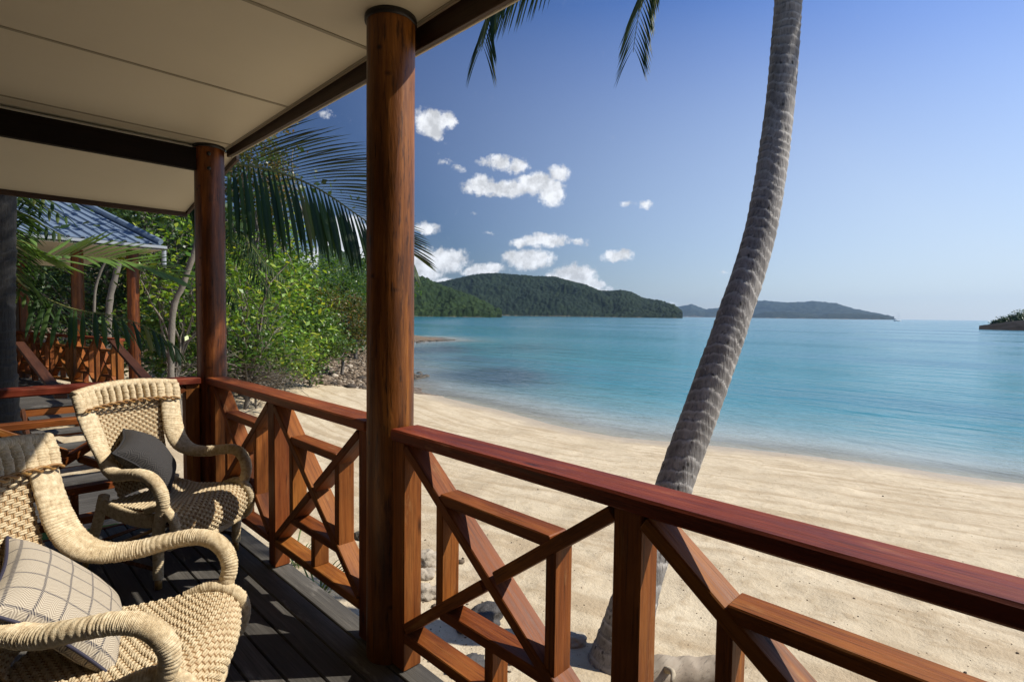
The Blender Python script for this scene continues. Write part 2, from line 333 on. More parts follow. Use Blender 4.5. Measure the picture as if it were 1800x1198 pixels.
# ------------------------------------------------------------------ object helpers
def tag(o, label=None, cat=None, group=None, kind=None):
    if label: o['label'] = label
    if cat: o['category'] = cat
    if group: o['group'] = group
    if kind: o['kind'] = kind
    return o
def thing(name, label, cat, loc=(0, 0, 0), rz=0, group=None):
    o = D.objects.new(name, None); COL.objects.link(o); o.location = Vector([float(x) for x in loc]); o.rotation_euler = (0, 0, rz); o.empty_display_size = .1
    return tag(o, label, cat, group)
def root_loc(p):
    v = Vector((0, 0, 0))
    while p is not None: v += p.location; p = p.parent
    return v
def mk(name, V, F, m, parent=None, smooth=False, kind=None, world=True, origin=None):
    """one mesh object; V in world coordinates unless world is False (then in the parent's space)"""
    V = np.asarray(V, float)
    if origin is None: origin = V.mean(0)
    origin = np.asarray(origin, float)
    me = D.meshes.new(name); V = V-origin
    if isinstance(F, np.ndarray) and F.ndim == 2 and len(F) > 400:
        k = F.shape[1]; me.vertices.add(len(V)); me.vertices.foreach_set('co', V.ravel()); me.loops.add(F.size); me.loops.foreach_set('vertex_index', F.ravel().astype(np.int32))
        me.polygons.add(len(F)); me.polygons.foreach_set('loop_start', np.arange(0, F.size, k, dtype=np.int32)); me.polygons.foreach_set('loop_total', np.full(len(F), k, np.int32)); me.update(calc_edges=True); me.validate()
    else: me.from_pydata([tuple(v) for v in V], [], [tuple(int(i) for i in f) for f in F])
    if smooth: me.polygons.foreach_set('use_smooth', np.ones(len(me.polygons), bool))
    me.materials.append(m); o = D.objects.new(name, me); COL.objects.link(o)
    if parent is not None:
        o.parent = parent; o.location = Vector(origin) - (root_loc(parent) if world else Vector((0, 0, 0)))
    else: o.location = Vector(origin)
    if kind: o['kind'] = kind
    return o
def chbox(l, wd, h, c):
    """chamfered box centred on the origin, long axis x"""
    bm = bmesh.new(); bmesh.ops.create_cube(bm, size=1); bmesh.ops.scale(bm, vec=(l, wd, h), verts=bm.verts)
    if c: bmesh.ops.bevel(bm, geom=bm.edges[:], offset=c, segments=1, affect='EDGES', profile=.5)
    return bm
def beam(name, p0, p1, wd, h, m, parent=None, up=(0, 0, 1), c=.003, kind=None):
    """a sawn timber from p0 to p1: wd across, h along 'up'"""
    p0 = Vector([float(x) for x in p0]); p1 = Vector([float(x) for x in p1]); x = (p1-p0); L = x.length; x.normalize()
    z = Vector(up); z = (z-x*z.dot(x)).normalized(); y = z.cross(x)
    bm = chbox(L, wd, h, c); me = D.meshes.new(name); bm.to_mesh(me); bm.free(); me.materials.append(m)
    o = D.objects.new(name, me); COL.objects.link(o)
    M = Matrix((( x.x, y.x, z.x, 0), (x.y, y.y, z.y, 0), (x.z, y.z, z.z, 0), (0, 0, 0, 1))); M.translation = (p0+p1)/2
    if parent is not None:
        o.parent = parent; pl = root_loc(parent); M.translation = M.translation-pl
    o.matrix_basis = M
    if kind: o['kind'] = kind
    return o
def frames(P):
    P = np.asarray(P, float); T = np.gradient(P, axis=0); T /= np.linalg.norm(T, axis=1)[:, None]+1e-12
    n = np.cross(T[0], (0, 0, 1.)); 
    if np.linalg.norm(n) < .1: n = np.cross(T[0], (1., 0, 0))
    n /= np.linalg.norm(n); N = [n]
    for i in range(1, len(P)):
        n = N[-1]-T[i]*(N[-1]@T[i]); n /= np.linalg.norm(n)+1e-12; N.append(n)
    N = np.array(N); return T, N, np.cross(T, N)
def tube(P, rad, seg=8, caps=True, N=None):
    P = np.asarray(P, float); n = len(P); rad = np.broadcast_to(np.asarray(rad, float), (n,))
    T, N_, B = frames(P)
    a = np.linspace(0, 2*np.pi, seg, endpoint=False)
    V = P[:, None]+(N_[:, None]*np.cos(a)[None, :, None]+B[:, None]*np.sin(a)[None, :, None])*rad[:, None, None]
    V = V.reshape(-1, 3); i = np.arange(n-1)[:, None]*seg; j = np.arange(seg)[None]
    F = np.stack([i+j, i+(j+1) % seg, i+seg+(j+1) % seg, i+seg+j], -1).reshape(-1, 4)
    if caps:
        V = np.vstack([V, P[:1], P[-1:]]); c0, c1 = len(V)-2, len(V)-1
        ex = [(c0, (k+1) % seg, k, k) for k in range(seg)]+[(c1, (n-1)*seg+k, (n-1)*seg+(k+1) % seg, (n-1)*seg+(k+1) % seg) for k in range(seg)]
        F = [tuple(f) for f in F]+[tuple(dict.fromkeys(e)) for e in ex]
    return V, F
class Acc:
    def __init__(s): s.V = []; s.F = []; s.n = 0
    def add(s, V, F):
        V = np.asarray(V); s.V.append(V)
        s.F.extend(tuple(int(i)+s.n for i in f) for f in F); s.n += len(V); return s
    def mk(s, name, m, parent=None, **k): return mk(name, np.vstack(s.V), s.F, m, parent, **k)
def spline(pts, n):
    """Catmull-Rom through the points, n samples evenly spaced by length"""
    P = np.asarray(pts, float); Q = np.vstack([2*P[0]-P[1], P, 2*P[-1]-P[-2]]); out = []
    for i in range(1, len(Q)-2):
        t = np.linspace(0, 1, 24, endpoint=False)[:, None]; a, b, c, d = Q[i-1], Q[i], Q[i+1], Q[i+2]
        out.append(.5*((2*b)+(-a+c)*t+(2*a-5*b+4*c-d)*t*t+(-a+3*b-3*c+d)*t**3))
    out = np.vstack(out+[P[-1:]]); s = np.r_[0, np.cumsum(np.linalg.norm(np.diff(out, axis=0), axis=1))]
    u = np.linspace(0, s[-1], n); return np.stack([np.interp(u, s, out[:, k]) for k in range(out.shape[1])], 1)

# ------------------------------------------------------------------ ground and sea
WL = -1.6
SH_PX = [(1800, 848), (1500, 812), (1250, 783), (1080, 764), (960, 745), (850, 716), (735, 683), (690, 655), (668, 634), (660, 615), (690, 603), (735, 600), (790, 598), (770, 593), (700, 590), (645, 586)]
SH = np.array([onz(x, y, WL)[:2] for x, y in SH_PX])
ext = SH[0]+(SH[0]-SH[1])/np.linalg.norm(SH[0]-SH[1])*80
POLY = np.vstack([[ext], SH, [[55, 120], [40, 300], [-400, 300], [-400, -300], [ext[0], -300]]])
def sdist(x, y):
    P = np.stack([x, y], -1).reshape(-1, 2); best = np.full(len(P), 1e9); al = np.zeros(len(P)); inside = np.zeros(len(P), bool); s0 = 0
    for i in range(len(POLY)):
        a = POLY[i]; b = POLY[(i+1) % len(POLY)]; ab = b-a; L = np.linalg.norm(ab)
        if i <= len(SH)+1:
            tt = np.clip(((P-a)@ab)/(ab@ab), 0, 1); dd = np.linalg.norm(P-(a+tt[:, None]*ab), axis=1); k = dd < best; al[k] = s0+tt[k]*L; best = np.where(k, dd, best); s0 += L
        c = ((a[1] > P[:, 1]) != (b[1] > P[:, 1])) & (P[:, 0] < (b[0]-a[0])*(P[:, 1]-a[1])/(b[1]-a[1]+1e-12)+a[0]); inside ^= c
    return (np.where(inside, best, -best).reshape(np.shape(x)), al.reshape(np.shape(x)))
SH_N = SH[6]   # inner corner of the bay
def rockyf(x, y):
    # the stony shore on the far side of the little bay
    a = onz(420, 672, -1.1)[:2]; b = onz(640, 682, -1.3)[:2]; t = (b-a)/np.linalg.norm(b-a); n = np.array([-t[1], t[0]]); n = n if n@np.array([0, 1.]) > 0 else -n
    d = (x-a[0])*n[0]+(y-a[1])*n[1]; return sstep(-.3, .5, d)
def gz(x, y):
    x = np.asarray(x, float); y = np.asarray(y, float); d, al = sdist(x, y)
    d = d+.35*fbm(x*.25, y*.25, 3)*sstep(0, 60, 60-np.abs(d))
    z = np.where(d > 0, WL+np.where(d < 6.5, d*.1, .65+.02*(np.minimum(d, 14)-6.5)), WL+np.maximum(d*.11, -12))
    rk = rockyf(x, y)
    z = z+rk*sstep(1.5, 14, d)*(.35+.03*np.clip(np.hypot(x, y)-16, 0, 25))+rk*sstep(40, 120, np.hypot(x, y))*sstep(6, 40, d)*14
    z = z+(.035*fbm(x*.8, y*.8, 4)+.022*fbm(x*3.1, y*3.1, 3)+.016*fbm(x*6.3, y*6.3, 2))*sstep(-.5, 1.5, d)*(1-.3*rk)+rk*.12*fbm(x*1.7, y*1.7, 4)*sstep(-2, 1, d)
    return z
def polar(rs, nth, a0, a1):
    th = np.linspace(a0, a1, nth); RR, TT = np.meshgrid(rs, th, indexing='ij'); X = RR*np.sin(TT); Y = RR*np.cos(TT)
    i = np.arange(len(rs)-1)[:, None]*nth; j = np.arange(nth-1)[None]
    return X, Y, np.stack([i+j, i+nth+j, i+nth+j+1, i+j+1], -1).reshape(-1, 4)
def attr(o, name, v, typ='FLOAT'):
    a = o.data.attributes.new(name, typ, 'POINT'); a.data.foreach_set('vector' if typ == 'FLOAT_VECTOR' else 'value', np.ascontiguousarray(v, dtype=np.float32).ravel())
rs = np.r_[.3, np.geomspace(1.0, 45, 260), np.geomspace(50, 900, 40)]
X, Y, F = polar(rs, 620, R(-180), R(180))
Z = gz(X, Y); Z = np.where(np.hypot(X, Y) > 300, np.minimum(Z, -8), Z)
g = mk('sand_beach', np.stack([X, Y, Z], -1).reshape(-1, 3), F, M_SAND, smooth=True, kind='structure', origin=(0, 0, 0))
d_, al_ = sdist(X, Y)
attr(g, 'above', Z-WL); attr(g, 'rocky', rockyf(X, Y)); attr(g, 'along', np.stack([al_, d_, 0*d_], -1), 'FLOAT_VECTOR')
rs = np.r_[2.0, np.geomspace(4, 120, 170), np.geomspace(130, 3000, 60), np.geomspace(3300, 45000, 14)]
X, Y, F = polar(rs, 420, R(-180), R(180))
Zb = gz(X, Y)
g = mk('sea', np.stack([X, Y, 0*X+WL], -1).reshape(-1, 3), F, M_SEA, smooth=True, kind='structure', origin=(0, 0, 0))
dep = np.clip(WL-Zb+.0, 0, 30); dd = np.hypot(X, Y)
dep = np.where(dd > 80, np.maximum(dep, 4), dep); attr(g, 'depth', dep)
def blob(px, py, rpx, rd):
    c = onz(px, py, WL)[:2]; dv = c/np.linalg.norm(c); L = np.linalg.norm(c); u = X*dv[0]+Y*dv[1]; v = X*dv[1]-Y*dv[0]
    return np.exp(-(((u-L)/rd)**2+(v/(rpx/FPX*L))**2))
weed = np.clip(1.25*blob(800, 640, 120, 9)+1.1*blob(760, 610, 70, 10)+.7*blob(900, 662, 90, 6)+.5*blob(930, 610, 80, 8), 0, 1)*np.clip(.8+1.1*fbm(X*.16, Y*.16, 4), 0, 1)
attr(g, 'weed', weed)

# far land: each a hill with its own skyline
def interp(px, pts): p = np.array(pts, float); return np.interp(px, p[:, 0], p[:, 1])
def hill(name, sky_pts, d0, dcrest, m, bump, cell, nx, ny=56, kind='structure', label=None, base_drop=1.5, shore=.02):
    px = np.linspace(sky_pts[0][0], sky_pts[-1][0], nx); top = interp(px, sky_pts)
    Vv = []; sh = []
    for j in range(ny+14):
        s = j/(ny-1)
        f = math.sin(min(s, 1)*math.pi/2)**.9 if s <= 1 else max(0, 1-(s-1)*2.4)
        dist = d0+(dcrest-d0)*s
        for i, x in enumerate(px):
            dv = ray(x, 556); dv = dv/np.linalg.norm(dv[:2]); cosang = (ray(x, 556)/np.linalg.norm(ray(x, 556)[:2]))
            hz = ray(x, top[i]); hz = hz[2]/np.linalg.norm(hz[:2]); crest = EYE[2]+hz*dcrest-WL
            Vv.append((EYE[0]+dv[0]*dist, EYE[1]+dv[1]*dist, WL-base_drop+(crest+base_drop)*f)); sh.append(f)
    Vv = np.array(Vv); f = np.array(sh)
    big = fbm(Vv[:, 0]/(cell*9), Vv[:, 1]/(cell*9), 4); Hmax = np.ptp(Vv[:, 2])
    k = np.sin(np.clip(f, 0, 1)*np.pi)
    Vv[:, 2] += k*big*Hmax*.22
    ix = Vv[:, 0]/cell; iy = Vv[:, 1]/cell; gx = np.floor(ix); gy = np.floor(iy); dmin = np.full(len(Vv), 9.)
    for a in (-1, 0, 1):
        for b_ in (-1, 0, 1):
            cx_ = gx+a; cy_ = gy+b_; hx = _h(cx_.astype(np.int64), cy_.astype(np.int64)); hy = _h(cy_.astype(np.int64)+77, cx_.astype(np.int64)+5); hh = _h(cx_.astype(np.int64)+31, cy_.astype(np.int64)+11)
            dmin = np.minimum(dmin, np.hypot(ix-cx_-hx, iy-cy_-hy)+.5*hh)
    Vv[:, 2] += np.clip(1.1-dmin, 0, 1)*bump*np.clip((f-.01)*30, 0, 1)
    n = nx; i = np.arange(ny+13)[:, None]*n; j = np.arange(n-1)[None]; F = np.stack([i+j, i+j+1, i+n+j+1, i+n+j], -1).reshape(-1, 4)
    o = mk(name, Vv, F, m, smooth=False, kind=kind, origin=(0, 0, 0)); attr(o, 'shore', (f < shore)*1.0)
    if label: o['label'] = label
    return o
hill('forested_headland', [(560, 430), (640, 462), (700, 480), (730, 491), (760, 501), (790, 510), (830, 524), (860, 540), (872, 548), (882, 553)], 520, 760, M_HILLN, 4.5, 5.5, 640, 90, label='nearer forested headland sloping down to the water behind the big pole')
hill('forested_hill', [(690, 520), (740, 505), (780, 498), (800, 494), (830, 487), (860, 484), (900, 486), (940, 489), (975, 490), (1000, 497), (1030, 505), (1055, 515), (1075, 515), (1090, 513), (1110, 517), (1130, 527), (1160, 533), (1185, 540), (1194, 548), (1200, 555)], 1150, 1650, M_HILLM, 6.5, 8.5, 900, 90, label='dark green forested hill across the bay')
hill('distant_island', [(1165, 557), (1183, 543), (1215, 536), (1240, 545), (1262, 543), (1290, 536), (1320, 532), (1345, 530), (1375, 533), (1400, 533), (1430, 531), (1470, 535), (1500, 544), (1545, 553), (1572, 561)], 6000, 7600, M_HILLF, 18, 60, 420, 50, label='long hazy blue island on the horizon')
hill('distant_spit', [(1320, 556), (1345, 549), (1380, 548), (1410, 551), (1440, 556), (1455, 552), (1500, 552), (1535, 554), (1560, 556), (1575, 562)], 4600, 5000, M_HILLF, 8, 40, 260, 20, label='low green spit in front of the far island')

# ------------------------------------------------------------------ the veranda
RX = 1.29                                  # line of the railing and the poles
P1 = (RX, 1.988); P2 = (RX, 4.294)
deck = thing('deck', None, None, (0, 0, 0)); deck['kind'] = 'structure'
k = 0; x = 1.228+.1125
while x > -1.4:
    w_ = .1045; y1 = 4.46+rnd.uniform(-.004, .004)
    joints = sorted([rnd.uniform(-1.5, -.4)])
    ys = [-3.6]+joints+[y1]
    for a, b_ in zip(ys[:-1], ys[1:]):
        beam('board', (x-.05625, a+.002, -.016+rnd.uniform(-.0012, .0012)), (x-.05625, b_-.002, -.016+rnd.uniform(-.0012, .0012)), w_, .032, M_BOARD, deck, c=.0035)
    x -= .1125; k += 1
for y in np.arange(-3.4, 4.5, .6): beam('joist', (-1.35, y, -.11), (1.325, y, -.11), .045, .15, M_TIM, deck)
beam('rim_board', (1.349, -3.6, -.14), (1.349, 4.47, -.14), .03, .2, M_TIMD, deck)
beam('rim_board', (-1.35, 4.487, -.10), (1.36, 4.487, -.10), .03, .2, M_TIM, deck)
for (px_, py_) in ((1.2, -3), (1.2, -.5), (1.2, 1.9), (1.2, 4.3), (-.9, 4.3), (-.9, 1.9), (-.9, -.5)):
    z0 = float(gz(px_, py_)); V, F = tube([(px_, py_, z0-.3), (px_, py_, -.19)], .07, 12); mk('stump', V, F, M_TIM, deck, True)
def zc(y): return 2.672-.022*(y-2)
ceil = thing('ceiling', None, None, (0, 0, 2.6)); ceil['kind'] = 'structure'
ys = [-3.8, -2.42, -1.48, -.54, .39, 1.33, 2.267, 3.19, 4.13, 4.36]
def panel(name, x0, x1, y0, y1, z00, z01, th, m, parent, dz=0):
    V = [(x0, y0, z00+dz), (x1, y0, z00+dz), (x1, y1, z01+dz), (x0, y1, z01+dz), (x0, y0, z00+th+dz), (x1, y0, z00+th+dz), (x1, y1, z01+th+dz), (x0, y1, z01+th+dz)]
    F = [(3, 2, 1, 0), (4, 5, 6, 7), (0, 1, 5, 4), (1, 2, 6, 5), (2, 3, 7, 6), (3, 0, 4, 7)]
    return mk(name, V, F, m, parent)
for a, b_ in zip(ys[:-1], ys[1:]):
    panel('ceiling_panel', -1.40, 1.385, a+.004, b_-.004, zc(a), zc(b_), .008, M_CEIL, ceil)
for y in ys[1:-1]: panel('joint_strip', -1.40, 1.385, y-.011, y+.011, zc(y)-.0025, zc(y)-.0025, .002, M_JOINT, ceil)
panel('joint_strip', 1.377, 1.392, -3.8, 4.29, zc(-3.8)-.003, zc(4.29)-.003, .002, M_JOINT, ceil)
panel('edge_strip', 1.393, 1.406, -3.8, 4.29, zc(-3.8)+.001, zc(4.29)+.001, .008, M_CEIL, ceil)
# hipped end of the ceiling beyond the beam, sloping down
panel('end_panel', -1.40, 1.47, 4.30, 5.56, 2.605, 2.345, .008, M_CEIL, ceil)
fas = thing('fascia', None, None, (1.44, 1, 2.6)); fas['kind'] = 'structure'
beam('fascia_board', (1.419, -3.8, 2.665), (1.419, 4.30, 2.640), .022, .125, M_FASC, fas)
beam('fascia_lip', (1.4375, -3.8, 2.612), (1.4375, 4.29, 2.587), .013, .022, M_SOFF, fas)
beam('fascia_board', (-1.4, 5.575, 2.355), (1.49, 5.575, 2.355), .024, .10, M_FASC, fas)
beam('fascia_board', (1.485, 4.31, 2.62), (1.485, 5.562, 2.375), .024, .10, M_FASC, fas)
# the roof above, out of view but throwing its shade
V = [(1.43, -3.9, 2.74), (1.43, 4.31, 2.72), (1.48, 5.60, 2.42), (-1.5, 5.60, 2.42), (-1.5, 4.31, 3.5), (-1.5, -3.9, 3.5)]
V2 = V+[(a, b_, c+.03) for a, b_, c in V]
mk('roof', V2, [(0, 1, 4, 5), (1, 2, 3, 4), (11, 10, 7, 6), (10, 9, 8, 7), (0, 6, 7, 1), (1, 7, 8, 2), (2, 8, 9, 3), (3, 9, 10, 4), (4, 10, 11, 5), (5, 11, 6, 0)], M_ROOF, kind='structure')
bmw = chbox(.12, 8.3, 3.4, 0); me = D.meshes.new('unseen_cabin_wall'); bmw.to_mesh(me); bmw.free(); me.materials.append(M_WALL)  # unseen side wall, set close and dark to cut the fill light
o = D.objects.new('unseen_cabin_wall', me); COL.objects.link(o); o.location = (-.80, .35, 1.0); o['kind'] = 'structure'
bmw = chbox(2.6, .12, 3.4, 0); me = D.meshes.new('unseen_cabin_wall'); bmw.to_mesh(me); bmw.free(); me.materials.append(M_WALL)  # unseen end wall, added to keep out light from behind the camera
o = D.objects.new('unseen_cabin_wall', me); COL.objects.link(o); o.location = (.10, -3.7, 1.0); o['kind'] = 'structure'
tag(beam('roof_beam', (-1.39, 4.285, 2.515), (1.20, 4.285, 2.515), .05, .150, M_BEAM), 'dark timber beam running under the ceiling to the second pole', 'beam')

def pole(name, xy, z0, z1, r, label, cat='pillar', cap=True, parent=None, group=None, nz=70, seg=40, m=None):
    zz = np.linspace(z0, z1, nz); th = np.linspace(0, 2*np.pi, seg, endpoint=False)
    ZZ, TT = np.meshgrid(zz, th, indexing='ij'); s = hash(name+str(round(xy[0], 2))) % 50 if False else xy[0]*7+xy[1]*3
    rr = r*(1+.018*fbm(np.cos(TT)*1.5+s, ZZ*1.3+np.sin(TT)*1.5, 4)+.006*fbm(np.cos(TT)*7+s, ZZ*2+np.sin(TT)*7, 3))
    V = np.stack([rr*np.cos(TT), rr*np.sin(TT), ZZ], -1).reshape(-1, 3)+np.array([xy[0], xy[1], 0])
    i = np.arange(nz-1)[:, None]*seg; j = np.arange(seg)[None]; F = np.stack([i+j, i+(j+1) % seg, i+seg+(j+1) % seg, i+seg+j], -1).reshape(-1, 4)
    if parent is None:
        t_ = thing(name, label, cat, (xy[0], xy[1], z0), group=group)
    else: t_ = parent
    o = mk('shaft' if parent is None else name, V, F, m or M_POLE, t_, True)
    if cap:
        zz2 = [z1-.012, z1-.012, z1, z1]; 
        V, F = tube([(xy[0], xy[1], z1-.022), (xy[0], xy[1], z1-.018), (xy[0], xy[1], z1+.01)], [r*1.02, r*1.075, r*1.075], 36); mk('cap', V, F, M_CAP, t_, True)
    return t_, o
# object-space grain runs along x: turn the pole meshes' texture by building their material on z
M_POLEZ = wood('round pole timber upright', (.016, .005, .002), (.13, .036, .006), (.34, .115, .02), .40, grain=(24, 24, 2.0), bumpd=.008, coat=.14, spec=.25)
t_, o = pole('round_pillar', P1, 0, zc(2)-.001, .0985, 'big round varnished timber pole in front of the sea view', m=M_POLEZ, nz=110, seg=56)
t_, o = pole('round_pillar', P2, 0, zc(4.2)-.001, .0955, 'round timber pole at the far corner behind the wicker chair', m=M_POLEZ)
for (u, z) in ((-.3, 2.52), (-.3, 2.42)):
    pass
V, F = tube([(P2[0]-.03, P2[1]-.094, 2.55), (P2[0]-.033, P2[1]-.107, 2.55)], .013, 10); mk('bolt', V, F, M_CAP, t_, True)
V, F = tube([(P2[0]-.03, P2[1]-.094, 2.45), (P2[0]-.033, P2[1]-.107, 2.45)], .013, 10); mk('bolt', V, F, M_CAP, t_, True)

# ---- railings: boxed diagonal crosses between square posts
def railing(label, loc, posts, bays, along, fixed, rail_span, rail_ends=True, zr=1.0):
    """along: 'y' or 'x' axis of the run; fixed = the other coordinate; posts = centres; bays = (t0, t1)"""
    th = thing('railing', label, 'railing', loc)
    up = (1, 0, 0) if along == 'y' else (0, 1, 0)
    def P(t, z, off=0): return (fixed+off, t, z) if along == 'y' else (t, fixed+off, z)
    def m_(name, t0, z0, t1, z1, thick, depth, mm=M_TIM, off=0): return beam(name, P(t0, z0, off), P(t1, z1, off), thick, depth, mm, th, up=up, c=.0035)
    beam('top_rail', P(rail_span[0], zr-.0235), P(rail_span[1], zr-.0235), .138, .047, M_RAIL, th, c=.007)
    for p in posts: m_('post', p, .004, p, zr-.048, .086, .088)
    for (a, b_) in bays:
        zt, zb = zr-.049, .165; n = (b_-a)
        def dz(t): return zt-(zt-zb)*(t-a)/n             # brace falling from a to b
        def dz2(t): return zb+(zt-zb)*(t-a)/n            # brace rising from a to b
        g_ = .042; e = .018
        m_('brace', a+e*.2, zb+.02, b_-e*.2, zt-.022, g_, .094)           # rising, through
        mid = (a+b_)/2; q = .030
        m_('brace', a+e*.2, zt-.022, mid-q, dz(mid-q), g_, .0915); m_('brace', mid+q, dz(mid+q), b_-e*.2, zb+.02, g_, .0915)
        tl = a+n*.225; tr = b_-n*.225
        m_('mid_rail', tl+.005, .777, tr-.005, .777, .040, .086); m_('mid_rail', tl+.005, .340, tr-.005, .340, .042, .086)
        for tt in (tl, tr): m_('baluster', tt, .345, tt, .765, .040, .083)
        m_('bottom_rail', a, .148, b_, .148, .044, .090); m_('baluster', mid, .170, mid, .320, .040, .080)
    return th
# right of the big pole: posts at the pole, then every .99 m towards and past the camera
railing('long timber railing right of the big pole with red-brown top rail', (RX, .8, 0), [1.863, .783, -.297, -1.377], [(.828, 1.818), (-.252, .738), (-1.332, -.342)], 'y', RX, (1.885, -1.45))
railing('timber railing with crossed braces between the two round poles', (RX, 3.1, 0), [2.130, 3.141, 4.150], [(2.175, 3.096), (3.186, 4.105)], 'y', RX, (2.080, 4.203))
railing('end railing of the deck behind the farther armchair, before the dark palm trunk', (.5, 4.29, 0), [1.150, -.17, -1.3], [(-.125, 1.105), (-1.255, -.215)], 'x', 4.29, (1.199, -1.40))

# ------------------------------------------------------------------ wicker armchairs
def wrapped(path, wid, thk, hint, pitch=.0085, amp=.0022, seg=20, sub=5, seed=0, lean=.6, power=2.0, caps=True):
    """a core wound with rope: the rope's turns are ridges on the surface. wid/thk = half sizes per path point"""
    path = np.asarray(path, float); ctrl = np.column_stack([path, np.broadcast_to(wid, len(path)), np.broadcast_to(thk, len(path)), np.broadcast_to(np.asarray(hint, float), (len(path), 3))])
    L = np.linalg.norm(np.diff(spline(path, 60), axis=0), axis=1).sum(); n = max(6, int(L/pitch*sub))
    Q = spline(ctrl, n); P = Q[:, :3]; T = np.gradient(P, axis=0); T /= np.linalg.norm(T, axis=1)[:, None]
    H = Q[:, 5:8]; N = H-T*(H*T).sum(1)[:, None]; N /= np.linalg.norm(N, axis=1)[:, None]; B = np.cross(T, N)   # N = thickness axis, B = width axis
    a = np.linspace(0, 2*np.pi, seg, endpoint=False); s = np.arange(n)/sub
    ca = np.cos(a); sa = np.sin(a)
    ph = s[:, None]+lean*np.cos(a)[None]+a[None]/(2*np.pi)
    rs_ = np.random.RandomState(seed); jit = rs_.normal(0, 1, int(n/sub)+6); turn = np.floor(ph).astype(int) % len(jit)
    ridge = np.abs(np.sin(np.pi*ph))**.7*amp+jit[turn]*amp*.22
    ridge += amp*.2*np.sin(2*np.pi*(ph*.5+a[None]*9/(2*np.pi)))     # the twist of the strand
    e = 2/power
    cw = np.sign(ca)*np.abs(ca)**e; sw = np.sign(sa)*np.abs(sa)**e
    V = P[:, None]+B[:, None]*(cw[None, :, None]*(Q[:, 3][:, None]+ridge)[..., None])+N[:, None]*(sw[None, :, None]*(Q[:, 4][:, None]+ridge)[..., None])
    V = V.reshape(-1, 3); i = np.arange(n-1)[:, None]*seg; j = np.arange(seg)[None]
    F = np.stack([i+j, i+(j+1) % seg, i+seg+(j+1) % seg, i+seg+j], -1).reshape(-1, 4)
    if caps:
        V = np.vstack([V, P[:1], P[-1:]]); c0, c1 = len(V)-2, len(V)-1; k = np.arange(seg)
        F = np.vstack([F, np.stack([np.full(seg, c0), (k+1) % seg, k, np.full(seg, c0)], -1)[:0]])
        F = [tuple(f) for f in F]+[(c0, (q+1) % seg, q) for q in range(seg)]+[(c1, (n-1)*seg+q, (n-1)*seg+(q+1) % seg) for q in range(seg)]
    return V, F
def weave(S, nw, nr, rweft, rwarp, amp, flip=1):
    """open basket weave over the surface S(p,q)->(points, normals), p across, q along. Returns (weft acc, warp acc)"""
    weft, warp = Acc(), Acc(); nsub = 4
    for r_ in range(nr):
        for half in (0, 1):
            q = (r_+.27+.46*half)/nr
            pp = np.linspace(-1, 1, nw*nsub+1); P, N = S(pp, np.full_like(pp, q)); k = np.arange(len(pp))/nsub
            off = amp*np.sin(np.pi*k+np.pi*(r_ % 2))
            off = np.clip(off*1.35, -amp, amp)+rnd.uniform(-.0006, .0006)
            V, F = tube(P+N*off[:, None], rweft*(1+.13*np.sin(k*9+r_*2+half*3)), 6, False); weft.add(V, F)
    for w_ in range(nw):
        p = -1+2*(w_+.5)/nw
        for dx in (-.22, .22):
            qq = np.linspace(0, 1, nr+2); pq = np.full_like(qq, p+dx*2/nw); P, N = S(pq, qq)
            V, F = tube(P, rwarp, 5, False); warp.add(V, F)
    return weft, warp
